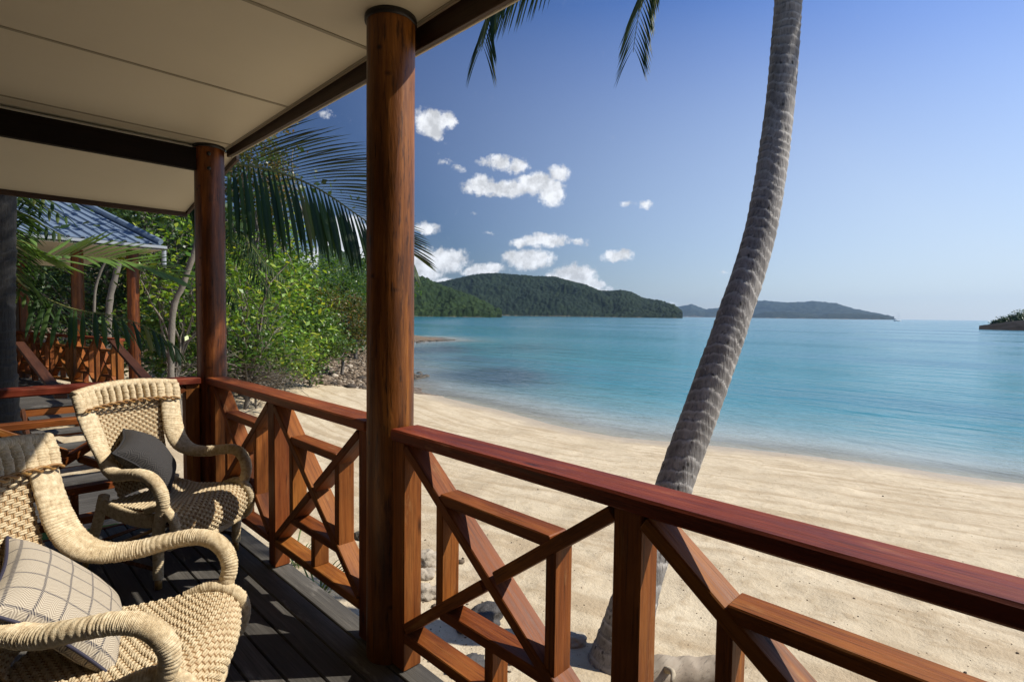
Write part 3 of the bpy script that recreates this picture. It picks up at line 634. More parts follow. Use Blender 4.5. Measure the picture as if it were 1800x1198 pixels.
def build_chair(name, label, loc, rz):
    t_ = thing(name, label, 'armchair', loc, rz, 'wicker armchairs on the deck')
    # back panel
    def Sb(p, q):
        hw = .165+.05*q; u = p*hw; v = .475+.135*q-.055*(p*p)*(1-.3*q)+.02*np.sin(q*3.1); w_ = .40+.515*q
        P = np.stack([u, v, w_], -1); du = np.stack([np.ones_like(u), -.11*p/hw*(1-.3*q), 0*u], -1); dq = np.stack([.05*p, .135+.062*np.cos(q*3.1)+0*p, .515+0*p], -1)
        N = np.cross(du, dq); N /= np.linalg.norm(N, axis=1)[:, None]; return P, N
    a, b_ = weave(Sb, 21, 33, .0041, .0031, .0046)
    bp = mk('back_panel', np.vstack(a.V), a.F, M_ROPE, t_, True, 'stuff', False); mk('warp_canes', np.vstack(b_.V), b_.F, M_WARP, bp, True, 'stuff', True)
    bp.children[0].location = (0, 0, 0); bp.children[0].location = Vector(np.vstack(b_.V).mean(0)-np.vstack(a.V).mean(0))
    # seat, rolled over the front edge
    prof = spline([(.47, .392), (.32, .392), (.16, .405), (.04, .42), (-.035, .412), (-.08, .375), (-.092, .325), (-.08, .275), (-.055, .235)], 80)
    sl_ = np.r_[0, np.cumsum(np.linalg.norm(np.diff(prof, axis=0), axis=1))]; sl_ /= sl_[-1]
    tg = np.gradient(prof, axis=0); tg /= np.linalg.norm(tg, axis=1)[:, None]
    def Ss(p, q):
        v = np.interp(q, sl_, prof[:, 0]); w_ = np.interp(q, sl_, prof[:, 1]); tv = np.interp(q, sl_, tg[:, 0]); tw = np.interp(q, sl_, tg[:, 1])
        hw = .205+.045*np.clip(q*2, 0, 1); front = sstep(.5, .7, q)
        P = np.stack([p*hw, v-.03*front*(1-p*p), w_-.012*(1-p*p)*(1-front)], -1); N = np.stack([0*p, tw, -tv], -1); N /= np.linalg.norm(N, axis=1)[:, None]; return P, N
    a, b_ = weave(Ss, 27, 50, .0041, .0031, .0046)
    sp_ = mk('seat', np.vstack(a.V), a.F, M_ROPE, t_, True, 'stuff', False); c_ = mk('warp_canes', np.vstack(b_.V), b_.F, M_WARP, sp_, True, 'stuff', False)
    c_.location = Vector(np.vstack(b_.V).mean(0)-np.vstack(a.V).mean(0))
    for s in (-1, 1):
        sd = 3 if s > 0 else 11
        # side band of the back that flows into the arm and down to the seat front
        pts = [(.262, .560, .975), (.255, .545, .90), (.240, .515, .80), (.228, .475, .70), (.230, .425, .63), (.252, .360, .592), (.278, .270, .585), (.292, .170, .602), (.294, .080, .612), (.290, .015, .598), (.283, -.030, .555), (.276, -.048, .50), (.270, -.040, .45), (.266, -.020, .40), (.262, 0, .33)]
        wd = [.052, .055, .056, .055, .050, .041, .033, .030, .030, .031, .031, .030, .028, .027, .026]
        tk = [.019, .020, .021, .023, .026, .029, .030, .028, .028, .028, .028, .027, .026, .025, .024]
        hn = [(-.22*s, -1, .1)]*3+[(-.35*s, -1, .25), (-.4*s, -.9, .6), (-.3*s, -.5, 1), (-.1*s, -.1, 1), (0, 0, 1), (0, -.2, 1), (0, -.6, .8), (0, -1, .2), (0, -1, 0), (0, -1, -.1), (0, -1, 0), (0, -1, 0)]
        P = [(s*x, y, z) for x, y, z in pts]
        V, F = wrapped(P, wd, tk, hn, .0074, .0027, 24, 6, sd); mk('arm', V, F, M_ROPE, t_, True, None, False)
        V, F = wrapped([(s*.262, .0, .36), (s*.258, .012, .22), (s*.255, .02, .055)], [.028, .025, .023], [.027, .024, .023], (0, -1, 0), .009, .0024, 16, 5, sd+1); lg = mk('front_leg', V, F, M_ROPE, t_, True, None, False)
        V, F = tube([(s*.255, .02, .06), (s*.2545, .021, .0)], .0175, 12); mk('cane_foot', V, F, M_CANE, t_, True, None, False)
        V, F = wrapped([(s*.215, .47, .43), (s*.22, .53, .25), (s*.228, .60, .055)], [.026, .024, .022], [.026, .024, .022], (0, -1, 0), .009, .0024, 16, 5, sd+2); mk('rear_leg', V, F, M_ROPE, t_, True, None, False)
        V, F = tube([(s*.228, .60, .06), (s*.231, .62, .0)], .0165, 12); mk('cane_foot', V, F, M_CANE, t_, True, None, False)
        # wound rails under the arm: seat side and the curled edge of the apron
        V, F = wrapped([(s*.222, .47, .375), (s*.236, .30, .352), (s*.248, .14, .350), (s*.254, .035, .362)], [.040, .040, .040, .034], [.014]*4, (s, 0, 0), .009, .0026, 20, 5, sd+3, power=2.6); mk('seat_side', V, F, M_ROPE, t_, True, None, False)
        V, F = wrapped([(s*.252, .10, .405), (s*.254, .02, .432), (s*.254, -.045, .422), (s*.253, -.092, .380), (s*.252, -.103, .325), (s*.250, -.088, .268), (s*.247, -.05, .225)], [.016, .02, .022, .023, .022, .02, .017], [.016, .02, .022, .023, .022, .02, .017], (s, 0, 0), .009, .0026, 16, 5, sd+4); mk('seat_edge', V, F, M_ROPE, t_, True, None, False)
        V, F = tube(spline([(s*.255, .05, .31), (s*.243, .30, .20), (s*.232, .575, .075)], 12), .0095, 10); mk('brace', V, F, M_CANE, t_, True, None, False)
        V, F = tube([(s*.256, .02, .10), (s*.229, .595, .10)], .0105, 10); mk('stretcher', V, F, M_CANED, t_, True, None, False)
    V, F = wrapped([(-.240, -.055, .232), (0, -.088, .226), (.240, -.055, .232)], .016, .016, (0, -1, 0), .009, .0026, 14, 5, 31); mk('apron_edge', V, F, M_ROPE, t_, True, None, False)
    V, F = tube([(-.228, .595, .13), (.228, .595, .13)], .0105, 10); mk('stretcher', V, F, M_CANED, t_, True, None, False)
    # top border: wound rail on upright wound bars with gaps, and a twist of cane below
    top = [(u, .612-.055*(u/.3)**2, 1.000+.026*(1-(u/.3)**2)) for u in np.linspace(-.305, .305, 9)]
    V, F = wrapped(top, .021, .023, (0, -1, 0), .0092, .0027, 18, 5, 41); mk('top_border', V, F, M_ROPE, t_, True, None, False)
    for k in range(15):
        u = -.295+.59*k/14; y = .604-.055*(u/.3)**2; z = .995+.026*(1-(u/.3)**2); big = k in (0, 1, 2, 12, 13, 14); hw = .026 if big else .0145
        V, F = wrapped([(u, y+.004, z), (u*.985, y-.012, z-.045), (u*.97, y-.024, z-.096)], [hw*.9, hw, hw*.95], [.021, .020, .016], (0, -1, 0), .0092, .0027, 14, 4, 50+k); mk('border_bar', V, F, M_ROPE, t_, True, None, False)
    for ph in (0, math.pi):
        uu = np.linspace(-.285, .285, 90); an = uu*68+ph
        P = np.stack([uu, .562-.050*(uu/.3)**2+.0075*np.cos(an)-.012, .905+.020*(1-(uu/.3)**2)+.0085*np.sin(an)], 1); V, F = tube(P, .0048, 6); mk('cane_twist', V, F, M_CANE, t_, True, None, False)
    return t_
C2A = math.atan2(.43, .90); C1A = R(56)
ch2 = build_chair('wicker_armchair', 'woven rope armchair by the corner pole holding a charcoal cushion', (.955, 3.385, 0), C2A)
def copy_tree(o, parent=None):
    c = o.copy(); COL.objects.link(c); c.parent = parent
    for k in list(o.children): copy_tree(k, c)
    return c
ch1 = copy_tree(ch2); ch1.location = (.515, 1.985, 0); ch1.rotation_euler = (0, 0, C1A)
ch1['label'] = 'nearest woven rope armchair, partly out of frame, holding a beige checked cushion'

# cushions
def cushion(name, label, loc, M3, a, th_, m, mp, seed, sag=.02):
    n = 44; g = np.linspace(-1, 1, n); U, Vv = np.meshgrid(g, g, indexing='ij')
    U = np.sign(U)*np.abs(U)**.85; Vv = np.sign(Vv)*np.abs(Vv)**.85
    h = ((1-np.abs(U)**2.6)*(1-np.abs(Vv)**2.6))**.42
    pin = 1-.085*(1-np.abs(U)**2)*np.abs(Vv)**1.2; pin2 = 1-.085*(1-np.abs(Vv)**2)*np.abs(U)**1.2
    X_ = U*a*pin2; Y_ = Vv*a*pin; wr = .10*fbm(U*1.7+seed, Vv*1.7, 3); Zt = th_*h*(1+wr)
    bend = -sag*(X_/a)**2
    bend = bend+.03*fbm(U*.7+seed*3, Vv*.7, 2)
    top = np.stack([X_, Y_, Zt+bend], -1).reshape(-1, 3); bot = np.stack([X_, Y_, -Zt*.9+bend], -1).reshape(-1, 3)
    i = np.arange(n-1)[:, None]*n; j = np.arange(n-1)[None]; F1 = np.stack([i+j, i+n+j, i+n+j+1, i+j+1], -1).reshape(-1, 4); F2 = F1[:, ::-1]+n*n
    t_ = thing(name, label, 'cushion', loc); t_.rotation_euler = M3.to_euler()
    o = mk('cover', np.vstack([top, bot]), np.vstack([F1, F2]), m, t_, True, None, False, (0, 0, 0))
    ring = np.array([(k, 0) for k in range(n)]+[(n-1, k) for k in range(1, n)]+[(k, n-1) for k in range(n-2, -1, -1)]+[(0, k) for k in range(n-2, 0, -1)])
    Pr = top.reshape(n, n, 3)[ring[:, 0], ring[:, 1]]; Pr = np.vstack([Pr, Pr[:2]]); Pr[:, :2] *= 1.008
    V, F = tube(Pr, .0052, 8, False); mk('piping', V, F, mp, t_, True, None, False, (0, 0, 0)); return t_
def orient(normal, updir):
    z = Vector(normal).normalized(); y = Vector(updir); y = (y-z*y.dot(z)).normalized(); x = y.cross(z)
    return Matrix(((x.x, y.x, z.x), (x.y, y.y, z.y), (x.z, y.z, z.z)))
def chair_pt(loc, rz, p): c, s = math.cos(rz), math.sin(rz); return (loc[0]+c*p[0]-s*p[1], loc[1]+s*p[0]+c*p[1], p[2])
def chair_dir(rz, p): c, s = math.cos(rz), math.sin(rz); return (c*p[0]-s*p[1], s*p[0]+c*p[1], p[2])
cushion('cushion', 'charcoal herringbone cushion leaning in the farther armchair', (.775, 3.70, .60), orient((.696, -.343, .631), (.313, .936, .163)), .192, .088, M_CUSHD, M_DARKP, 3)
cushion('cushion', 'beige checked cushion with navy piping on the nearest armchair', (.222, 2.15, .56), orient((.70, -.22, .66), (.15, .98, .10)), .212, .066, M_CUSHL, M_NAVYP, 8)

# ------------------------------------------------------------------ palms
def leaflet_geo(base, dirv, side, L, wd, droop, seg=6):
    """a folded narrow blade bending down under its weight"""
    p = np.array(base, float); d = np.array(dirv, float); d /= np.linalg.norm(d); V = []; F = []
    for k in range(seg+1):
        t_ = k/seg; w_ = wd*(math.sin(min(1, .18+t_*1.25)*math.pi/2) if t_ < .55 else math.cos((t_-.55)/.45*math.pi/2)**.8+.03)
        sdv = np.cross(d, (0, 0, 1.)); n_ = np.linalg.norm(sdv); sdv = sdv/n_ if n_ > .15 else np.array(side, float)
        if sdv@np.array(side) < 0: sdv = -sdv
        upv = np.cross(sdv, d)
        if upv[2] < 0: upv = -upv
        V += [p+sdv*w_-upv*w_*.45, p, p-sdv*w_-upv*w_*.45]
        if k < seg: F += [(3*k, 3*k+1, 3*k+4, 3*k+3), (3*k+1, 3*k+2, 3*k+5, 3*k+4)]
        d = d+np.array([0, 0, -droop/seg*(1+t_)]); d /= np.linalg.norm(d); p = p+d*L/seg
    return np.array(V), F
def frond(tree, ctrl, n, L, wd=.014, droop=.9, r0=.018, singles=True, start=.12, fold=.5, down=0.0, rs=0, name='frond', label=None, sides=(1, -1), lift=0.25, tip=.45, s2=None, fwd=0.0, lm=None):
    rr = random.Random(rs); P = spline(ctrl, 80); T = np.gradient(P, axis=0); T /= np.linalg.norm(T, axis=1)[:, None]
    V, F = tube(P, np.linspace(r0, r0*.18, 80), 7); fr = mk(name, V, F, M_RACH, tree, True)
    if label: fr['label'] = label
    acc = Acc()
    for k in range(n):
        for s in sides:
            u = start+(1-start)*(k+.5+rr.uniform(-.25, .25))/n; i = min(78, int(u*79)); Tn = T[i]; sd = np.cross(Tn, (0, 0, 1.)); sd /= np.linalg.norm(sd)+1e-9
            up = np.cross(sd, Tn); ang = fold+rr.uniform(-.10, .10)
            env = (.55+.45*math.sin(min(1, (u-start)/(1-start)*1.8+.25)*math.pi/2))*(1 if u < .62 else 1-(1-tip)*(u-.62)/.38)
            fw = .35+.75*u**2+fwd
            d = sd*s*math.cos(ang)+up*(math.sin(ang)*lift/.25*.6)+Tn*fw+np.array([0, 0, -down*(1 if s2 is None or s == s2 else 0)])
            dr = droop
            if s2 is not None and s != s2: d = sd*s*.35+np.array([0, 0, .95-.55*u])+Tn*(.45+.6*u); dr = droop*.45
            V, F = leaflet_geo(P[i], d, Tn, L*env*rr.uniform(.9, 1.06), wd*rr.uniform(.85, 1.15), dr*rr.uniform(.7, 1.3), 6)
            if singles: mk('leaflet', V, F, lm or M_PALM, fr, True)
            else: acc.add(V, F)
    if not singles: acc.mk('leaflets', M_PALM, fr, smooth=True, kind='stuff')
    return fr
def palm_trunk(pts, rad, parent, ring=.075, seed=0, seg=44, amp=.012, name='trunk', m=None):
    C = np.column_stack([np.asarray(pts, float), rad]); L = np.linalg.norm(np.diff(np.asarray(pts, float), axis=0), axis=1).sum(); n = int(L/ring*7)
    Q = spline(C, n); P = Q[:, :3]; T, N, B = frames(P); a = np.linspace(0, 2*np.pi, seg, endpoint=False); s = np.linspace(0, L, n)
    rs_ = np.random.RandomState(seed); s = s+ring*1.3*fbm(s/ring*.30, 0*s+3.3, 2)
    ph = s[:, None]/ring+.55*np.sin(a[None]+s[:, None]*.9+seed)+.30*fbm(np.cos(a)[None]*1.6+s[:, None]*.8, np.sin(a)[None]*1.6+s[:, None]*.8+seed, 3)
    fr = ph-np.floor(ph); step = np.where(fr < .86, fr**1.5, 1-(fr-.86)/.14)*amp*(.75+.9*fbm(ph*0+np.floor(ph)*.77, np.cos(a)[None]*1.2+np.sin(a)[None]*.7+0*ph, 2))
    rough = amp*.55*fbm(np.cos(a)[None]*5+seed+0*ph, s[:, None]*9+np.sin(a)[None]*5, 4)
    r_ = Q[:, 3][:, None]+step+rough*.6
    V = P[:, None]+(N[:, None]*np.cos(a)[None, :, None]+B[:, None]*np.sin(a)[None, :, None])*r_[..., None]; V = V.reshape(-1, 3)
    i = np.arange(n-1)[:, None]*seg; j = np.arange(seg)[None]; F = np.stack([i+j, i+(j+1) % seg, i+seg+(j+1) % seg, i+seg+j], -1).reshape(-1, 4)
    o = mk(name, V, F, m or M_BARK, parent, True); attr(o, 'scar', fr); return o
def crown_fronds(tree, top, n, L, leaf, seed, droop=1.0, singles=False, az0=0, skip=()):
    rr = random.Random(seed)
    for k in range(n):
        az_ = az0+k*2.399+rr.uniform(-.2, .2); e_ = R(rr.uniform(-5, 65))
        if any(abs((math.degrees(az_)-a+180) % 360-180) < w_ for a, w_ in skip): continue
        p = np.array(top, float); d = np.array([math.cos(az_)*math.cos(e_), math.sin(az_)*math.cos(e_), math.sin(e_)]); pts = [p.copy()]
        for q in range(6):
            p = p+d*L/6; d = d+np.array([0, 0, -.24*droop]); d /= np.linalg.norm(d); pts.append(p.copy())
        frond(tree, pts, 34, leaf, .02, .9, .022, singles, rs=seed*31+k)

# the leaning coconut palm on the sand in front of the railing
TR = [(1040, 1262, 3.72, .235), (1085, 1160, 3.76, .195), (1121, 1035, 3.83, .155), (1150, 950, 3.91, .142), (1186, 850, 4.0, .134), (1240, 700, 4.1, .132), (1289, 560, 4.2, .128), (1338, 400, 4.33, .122), (1369, 200, 4.5, .116), (1386, 0, 4.68, .112)]
pts = [wp(x, y, d) for x, y, d, r in TR]; rad = [r*.955 for *_, r in TR]
a = np.array(pts[-1])-np.array(pts[-2]); a /= np.linalg.norm(a)
p_ = pts[-1]
for k in range(3): p_ = p_+a*.72; a = a+np.array([.01, -.02, .03]); a /= np.linalg.norm(a); pts.append(p_); rad.append(.108-.003*k)
cp = thing('coconut_palm', 'leaning ringed coconut palm on the sand beyond the railing', 'palm tree', pts[0])
palm_trunk(pts, rad, cp, .088, 3, 72, .0065)
TOP = np.array(pts[-1])
def hang(label, pix, dep, L, n, seed, **kw):
    P_ = [wp(x, y, dep*(1-.01*k)) for k, (x, y) in enumerate(pix)]
    return frond(cp, [TOP, (TOP+P_[0])/2+np.array([0, 0, .35])]+P_, n, L, rs=seed, label=label, **kw)
hang('frond hanging into the top of the picture beside the eave', [(1010, -120), (945, -70), (893, -28), (864, 8), (852, 50), (847, 88)], 4.7, .66, 75, 5, wd=.0075, droop=.5, start=.62, down=1.0, fold=.1, tip=.62, r0=.012)
hang('frond tip hanging down near the top left of the leaning trunk', [(1215, -190), (1170, -100), (1141, -40), (1126, 10), (1117, 60), (1113, 92)], 4.2, .52, 75, 6, wd=.0075, droop=.5, start=.62, down=.7, fold=.1, tip=.62, r0=.012)
def in_view(p):
    d = np.asarray(p)-EYE; z = d@CF
    return z > .1 and abs(d@CR)/z*FPX < 930 and (d@CU)/z*FPX < 640
SUNV = np.array(SDIR)
def in_sunray(p, r=.36):          # keeps the openings in the crown through which the sun reaches the chairs
    for g_ in ((.85, 3.85, .85), (.72, 3.72, .75), (1.02, 3.92, .85), (.66, 3.85, .9), (.75, 3.4, .58), (.3, 2.3, .75), (.3, 2.0, .6), (.6, 1.75, .42), (1.38, 1.93, 1.3), (1.38, 1.93, 2.0)):
        d = np.asarray(p)-np.array(g_); 
        if np.linalg.norm(d-SUNV*(d@SUNV)) < r: return True
    return False
rq = random.Random(19); made = 0; tries = 0
while made < 26 and tries < 900:
    tries += 1; az_ = rq.uniform(-math.pi, math.pi) if tries % 3 else R(-40+180)+rq.uniform(-1.2, 1.2); e_ = R(rq.uniform(-20, 70)); L_ = rq.uniform(2.3, 3.0)
    p = TOP.copy(); d = np.array([math.cos(az_)*math.cos(e_), math.sin(az_)*math.cos(e_), math.sin(e_)]); q_ = [p.copy()]
    for _ in range(6): p = p+d*L_/6; d = d+np.array([0, 0, -.22]); d /= np.linalg.norm(d); q_.append(p.copy())
    if any(in_view(x-np.array([0, 0, .55])) for x in q_[2:]) or any(in_sunray(x) or in_sunray(x-np.array([0, 0, .35])) for x in q_[1:]): continue
    frond(cp, q_, 36, .68, .022, .9, .022, False, rs=700+made); made += 1

# dark palm at the left edge; one of its fronds arches across between the two poles
cq = thing('coconut_palm', 'shaded ringed palm trunk at the left edge behind the end railing', 'palm tree', (.235, 6.3, -.6))
qb = (.235, 6.3); z0 = float(gz(*qb)); CQ = np.array([.30, 6.38, 3.35])
palm_trunk([(qb[0]-.02, qb[1], z0-.1), (qb[0], qb[1], .3), (qb[0]-.01, qb[1]+.02, 1.2), (qb[0]+.03, qb[1]+.05, 2.3), CQ], [.17, .142, .135, .128, .12], cq, .085, 9, 44, .012, m=M_BARKSHADE)
frond(cq, [CQ, wp(300, 268, 5.35)+np.array([0, 0, .0]), wp(400, 286, 5.35), wp(480, 300, 5.35), wp(560, 332, 5.35), wp(640, 386, 5.35), wp(690, 418, 5.4), wp(722, 446, 5.45)], 92, 1.08, .0205, .5, .022, True, .27, .35, 1.25, 21, label='long frond arching from the corner pole to behind the big pole', tip=.38, s2=1, lift=.3)
frond(cq, [CQ-np.array([0, 0, 1.2]), wp(60, 452, 6.0), wp(130, 450, 6.05), wp(200, 456, 6.1), wp(260, 468, 6.2), wp(315, 488, 6.25)], 30, .55, .034, .3, .016, True, .25, .45, .35, 23, label='sunlit frond lying across the blue roof', lift=.35, s2=1, tip=.6, fwd=.5, lm=M_PALMSUN)
frond(cq, [CQ-np.array([0, 0, 1.4]), wp(40, 500, 5.7), wp(120, 540, 5.7), wp(200, 555, 5.7), wp(270, 580, 5.75), wp(318, 616, 5.8)], 26, .58, .022, 1.0, .016, True, .2, .4, .6, 25, label='drooping shaded frond above the wicker chair')
for k, (px_, py_, ex) in enumerate([(96, 345, 0), (112, 402, 0), (84, 470, 1), (60, 520, 1), (120, 370, 0), (40, 330, 0)]):
    frond(cq, [CQ-np.array([0, 0, .9+.1*k]), wp(10, py_-25, 5.85), wp(px_*.55, py_-12, 5.75), wp(px_, py_+12, 5.7)], 26, .42, .016, .8, .014, False, .1, .4, .25, 40+k)
crown_fronds(cq, CQ, 6, 2.6, .7, 33, 1.0, False, 1.2, skip=((-45, 60), (0, 45), (-90, 60)))
for k, a_ in enumerate((-75, -50, -25, -5, -100)):  # fronds above the roof, out of view, added to shade the trunk
    d_ = np.array([math.cos(R(a_)), math.sin(R(a_)), 0]); frond(cq, [CQ, CQ+d_*.5+np.array([0, 0, .55]), CQ+d_*1.1+np.array([0, 0, .85]), CQ+d_*1.75+np.array([0, 0, .75])], 26, .6, .022, .8, .016, False, .1, .4, .2, 90+k)

# ------------------------------------------------------------------ trees and shrubs
def crown_geo(centres, size, nper, spread, rr, flat=.35):
    acc_v, acc_f = [], []; n0 = 0
    for c in centres:
        for k in range(nper):
            p = np.array(c)+np.array([rr.gauss(0, 1), rr.gauss(0, 1), rr.gauss(0, .75)])*spread
            d = np.array([rr.gauss(0, 1), rr.gauss(0, 1), rr.gauss(.1, .6)]); d /= np.linalg.norm(d)
            up = np.array([rr.gauss(0, .6), rr.gauss(0, .6), 1.0]); sd = np.cross(d, up); sd /= np.linalg.norm(sd)+1e-9; nn = np.cross(sd, d)
            L = size*rr.uniform(.65, 1.25); wv = L*flat*rr.uniform(.8, 1.2)
            acc_v += [p, p+d*L*.5+sd*wv-nn*L*.02, p+d*L-nn*L*.12, p+d*L*.5-sd*wv-nn*L*.02]; acc_f += [(n0, n0+1, n0+2, n0+3)]; n0 += 4
    return np.array(acc_v), np.array(acc_f)
def limb(p0, p1, r0, r1, rr, wob=.12, seg=7, n=9):
    p0 = np.array(p0, float); p1 = np.array(p1, float); L = np.linalg.norm(p1-p0); k = np.linspace(0, 1, n)[:, None]
    w_ = np.array([[rr.gauss(0, 1), rr.gauss(0, 1), rr.gauss(0, .6)] for _ in range(n)])*L*wob*.35; w_ = np.cumsum(w_, 0)*.4*np.sin(k*np.pi)
    P = p0+(p1-p0)*k+w_+np.array([0, 0, 1])*np.sin(k*np.pi)*L*.08; return tube(P, np.linspace(r0, r1, n), seg), P
def tree(name, label, cat, px, py, dep, rx, rz, leaf, ncl, nper, lm, seed, group=None, base_px=None, bark=None, nlimb=10, trunk_r=.09, spread=None, flat=.35, twigs=0, shell=.45, trunk_top=None):
    rr = random.Random(seed); c = np.array(wp(px, py, dep)); bx = wp(*(base_px or (px, py)), dep)[:2] if base_px else c[:2]
    gz0 = float(gz(bx[0], bx[1])); t_ = thing(name, label, cat, (bx[0], bx[1], gz0), group=group); cs = []
    while len(cs) < ncl:
        v = np.array([rr.gauss(0, 1), rr.gauss(0, 1), rr.gauss(0, 1)]); v /= np.linalg.norm(v); q = rr.uniform(shell, 1)**.6
        lump = 1+.32*math.sin(v[0]*4+seed)+.25*math.sin(v[1]*5+v[2]*4+seed*2)
        p = c+v*np.array([rx, rx, rz])*q*lump*.92
        if p[2] > gz0+.1: cs.append(p)
    V, F = crown_geo(cs, leaf, nper, spread or leaf*1.5, rr, flat); mk('crown', V, F, lm, t_, False, 'stuff')
    tr_ = Acc(); fork = np.array([bx[0]+(c[0]-bx[0])*.55, bx[1]+(c[1]-bx[1])*.55, gz0+(c[2]-gz0)*.55])
    (V, F), P = limb((bx[0], bx[1], gz0-.15), fork, trunk_r, trunk_r*.72, rr, .1, 10, 12); tr_.add(V, F); tr_.mk('trunk', bark or M_BRANCH, t_, smooth=True)
    br = Acc()
    for k in range(nlimb):
        tgt = cs[rr.randrange(len(cs))]; s0 = P[rr.randint(4, 11)]; (V, F), P2_ = limb(s0, tgt, trunk_r*.5, trunk_r*.10, rr, .25, 6, 10); br.add(V, F)
        for q in range(2):
            (V, F), _ = limb(P2_[rr.randint(3, 8)], cs[rr.randrange(len(cs))]*.5+tgt*.5, trunk_r*.2, trunk_r*.05, rr, .3, 5, 7); br.add(V, F)
    for k in range(twigs):
        s0 = P[rr.randint(2, 8)]; an = rr.uniform(0, 2*math.pi); e_ = rr.uniform(-.15, .5); LL = rx*rr.uniform(.5, 1.15); tgt = s0+np.array([math.cos(an)*LL, math.sin(an)*LL, LL*e_]); tgt[2] = max(tgt[2], gz0+.15)
        (V, F), P2_ = limb(s0, tgt, trunk_r*.35, trunk_r*.08, rr, .35, 5, 9); br.add(V, F)
        for q in range(3):
            b0 = P2_[rr.randint(2, 7)]; (V, F), _ = limb(b0, b0+np.array([rr.gauss(0, .5), rr.gauss(0, .5), rr.uniform(-.05, .6)])*rx*.45, trunk_r*.16, trunk_r*.04, rr, .4, 4, 6); br.add(V, F)
    br.mk('branches', bark or M_BRANCH, t_, smooth=True); return t_
tree('shrub', 'bright broad-leaved shrub with bare grey branches right of the corner pole', 'shrub', 445, 520, 13.5, 1.75, 1.5, .16, 200, 10, M_LBRIGHT, 101, base_px=(430, 620), nlimb=14, trunk_r=.06, spread=.22, flat=.24, twigs=26)
tree('shrub', 'yellow-green broad-leaved shrub between the neighbouring cabin and the corner pole', 'shrub', 318, 490, 11.5, 1.2, 1.4, .16, 120, 10, M_LBRIGHT, 102, base_px=(318, 620), nlimb=12, trunk_r=.05, spread=.20, flat=.24, twigs=12)
tree('mangrove_bush', 'dense mid-green bush reaching down to the stony shore', 'bush', 545, 592, 19, 1.4, 1.5, .10, 420, 22, M_LMID, 103, base_px=(545, 640), nlimb=12, trunk_r=.07, spread=.16)
tree('mangrove_bush', 'rounded olive bush with orange leaves by the water left of the big pole', 'bush', 602, 562, 24, 1.8, 1.4, .12, 380, 20, M_LOLIVE, 104, base_px=(600, 605), nlimb=12, trunk_r=.08, spread=.2)
tree('bush', 'leafy green bush above the mangrove, under the palm frond', 'bush', 505, 525, 23, 2.3, 2.4, .13, 420, 20, M_LMID, 105, base_px=(500, 620), nlimb=12, trunk_r=.1, spread=.22)
tree('broadleaf_tree', 'green tree farthest along the shore, its top beside the big pole', 'tree', 622, 520, 34, 2.8, 2.6, .17, 380, 18, M_LMID, 106, base_px=(625, 590), nlimb=10, trunk_r=.12, spread=.28)
tree('broadleaf_tree', 'taller tree rising behind the broad-leaved shrub', 'tree', 440, 470, 27, 3.2, 3.6, .17, 620, 18, M_LMID, 107, base_px=(440, 600), nlimb=12, trunk_r=.13, spread=.28)
tree('broadleaf_tree', 'tall tree whose yellowish top shows above the arching palm frond', 'tree', 455, 315, 25, 2.0, 2.5, .16, 340, 18, M_LOLIVE, 108, base_px=(430, 610), nlimb=14, trunk_r=.15, spread=.26)
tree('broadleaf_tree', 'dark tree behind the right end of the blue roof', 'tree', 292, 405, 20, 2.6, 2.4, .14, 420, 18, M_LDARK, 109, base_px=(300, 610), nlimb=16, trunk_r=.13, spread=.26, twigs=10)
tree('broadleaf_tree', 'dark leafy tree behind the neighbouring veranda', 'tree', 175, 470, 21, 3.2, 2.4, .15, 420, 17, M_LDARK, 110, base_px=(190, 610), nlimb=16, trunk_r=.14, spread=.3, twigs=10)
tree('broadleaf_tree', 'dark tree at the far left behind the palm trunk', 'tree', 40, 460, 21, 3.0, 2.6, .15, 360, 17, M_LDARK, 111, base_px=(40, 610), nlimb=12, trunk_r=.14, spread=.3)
tree('bush', 'low shaded bush beside the neighbouring steps', 'bush', 305, 605, 12.5, 1.2, .9, .12, 170, 14, M_LMID, 112, base_px=(305, 660), nlimb=8, trunk_r=.04, spread=.18, twigs=8)
tree('bush', 'tangled bare-twigged bush behind the corner of the railing', 'bush', 430, 598, 15.5, 1.7, .85, .10, 90, 12, M_LMID, 113, base_px=(430, 655), nlimb=10, trunk_r=.05, spread=.2, twigs=110)
tree('bush', 'low dark green bush in the gap behind the bare twigs', 'bush', 418, 588, 20, 2.3, 1.5, .11, 420, 20, M_LMID, 114, base_px=(418, 640), nlimb=8, trunk_r=.05, spread=.2)
tree('bush', 'low bush with pale twigs between the broad-leaved shrub and the mangrove', 'bush', 480, 600, 17.5, 1.2, .85, .10, 240, 18, M_LMID, 115, base_px=(480, 650), nlimb=8, trunk_r=.045, spread=.17, twigs=40)
tree('bush', 'shaded green bush left of the corner pole behind the steps', 'bush', 350, 585, 17, 2.0, 1.3, .12, 300, 18, M_LDARK, 116, base_px=(350, 640), nlimb=8, trunk_r=.05, spread=.2)
tree('bush', 'dark undergrowth beyond the neighbouring railing', 'bush', 150, 560, 20, 3.4, 1.5, .13, 420, 18, M_LDARK, 117, base_px=(150, 620), nlimb=8, trunk_r=.05, spread=.25)
tree('bush', 'low leafy clump round the foot of the bright broad-leaved shrub', 'bush', 442, 618, 13.6, 1.15, .55, .11, 150, 13, M_LMID, 118, base_px=(450, 650), nlimb=5, trunk_r=.03, spread=.16, twigs=20)
tree('bush', 'low bright green clump in front of the mangrove beside the shingle', 'bush', 500, 626, 17, 1.0, .55, .10, 150, 14, M_LBRIGHT, 119, base_px=(500, 652), nlimb=5, trunk_r=.03, spread=.15, twigs=10)
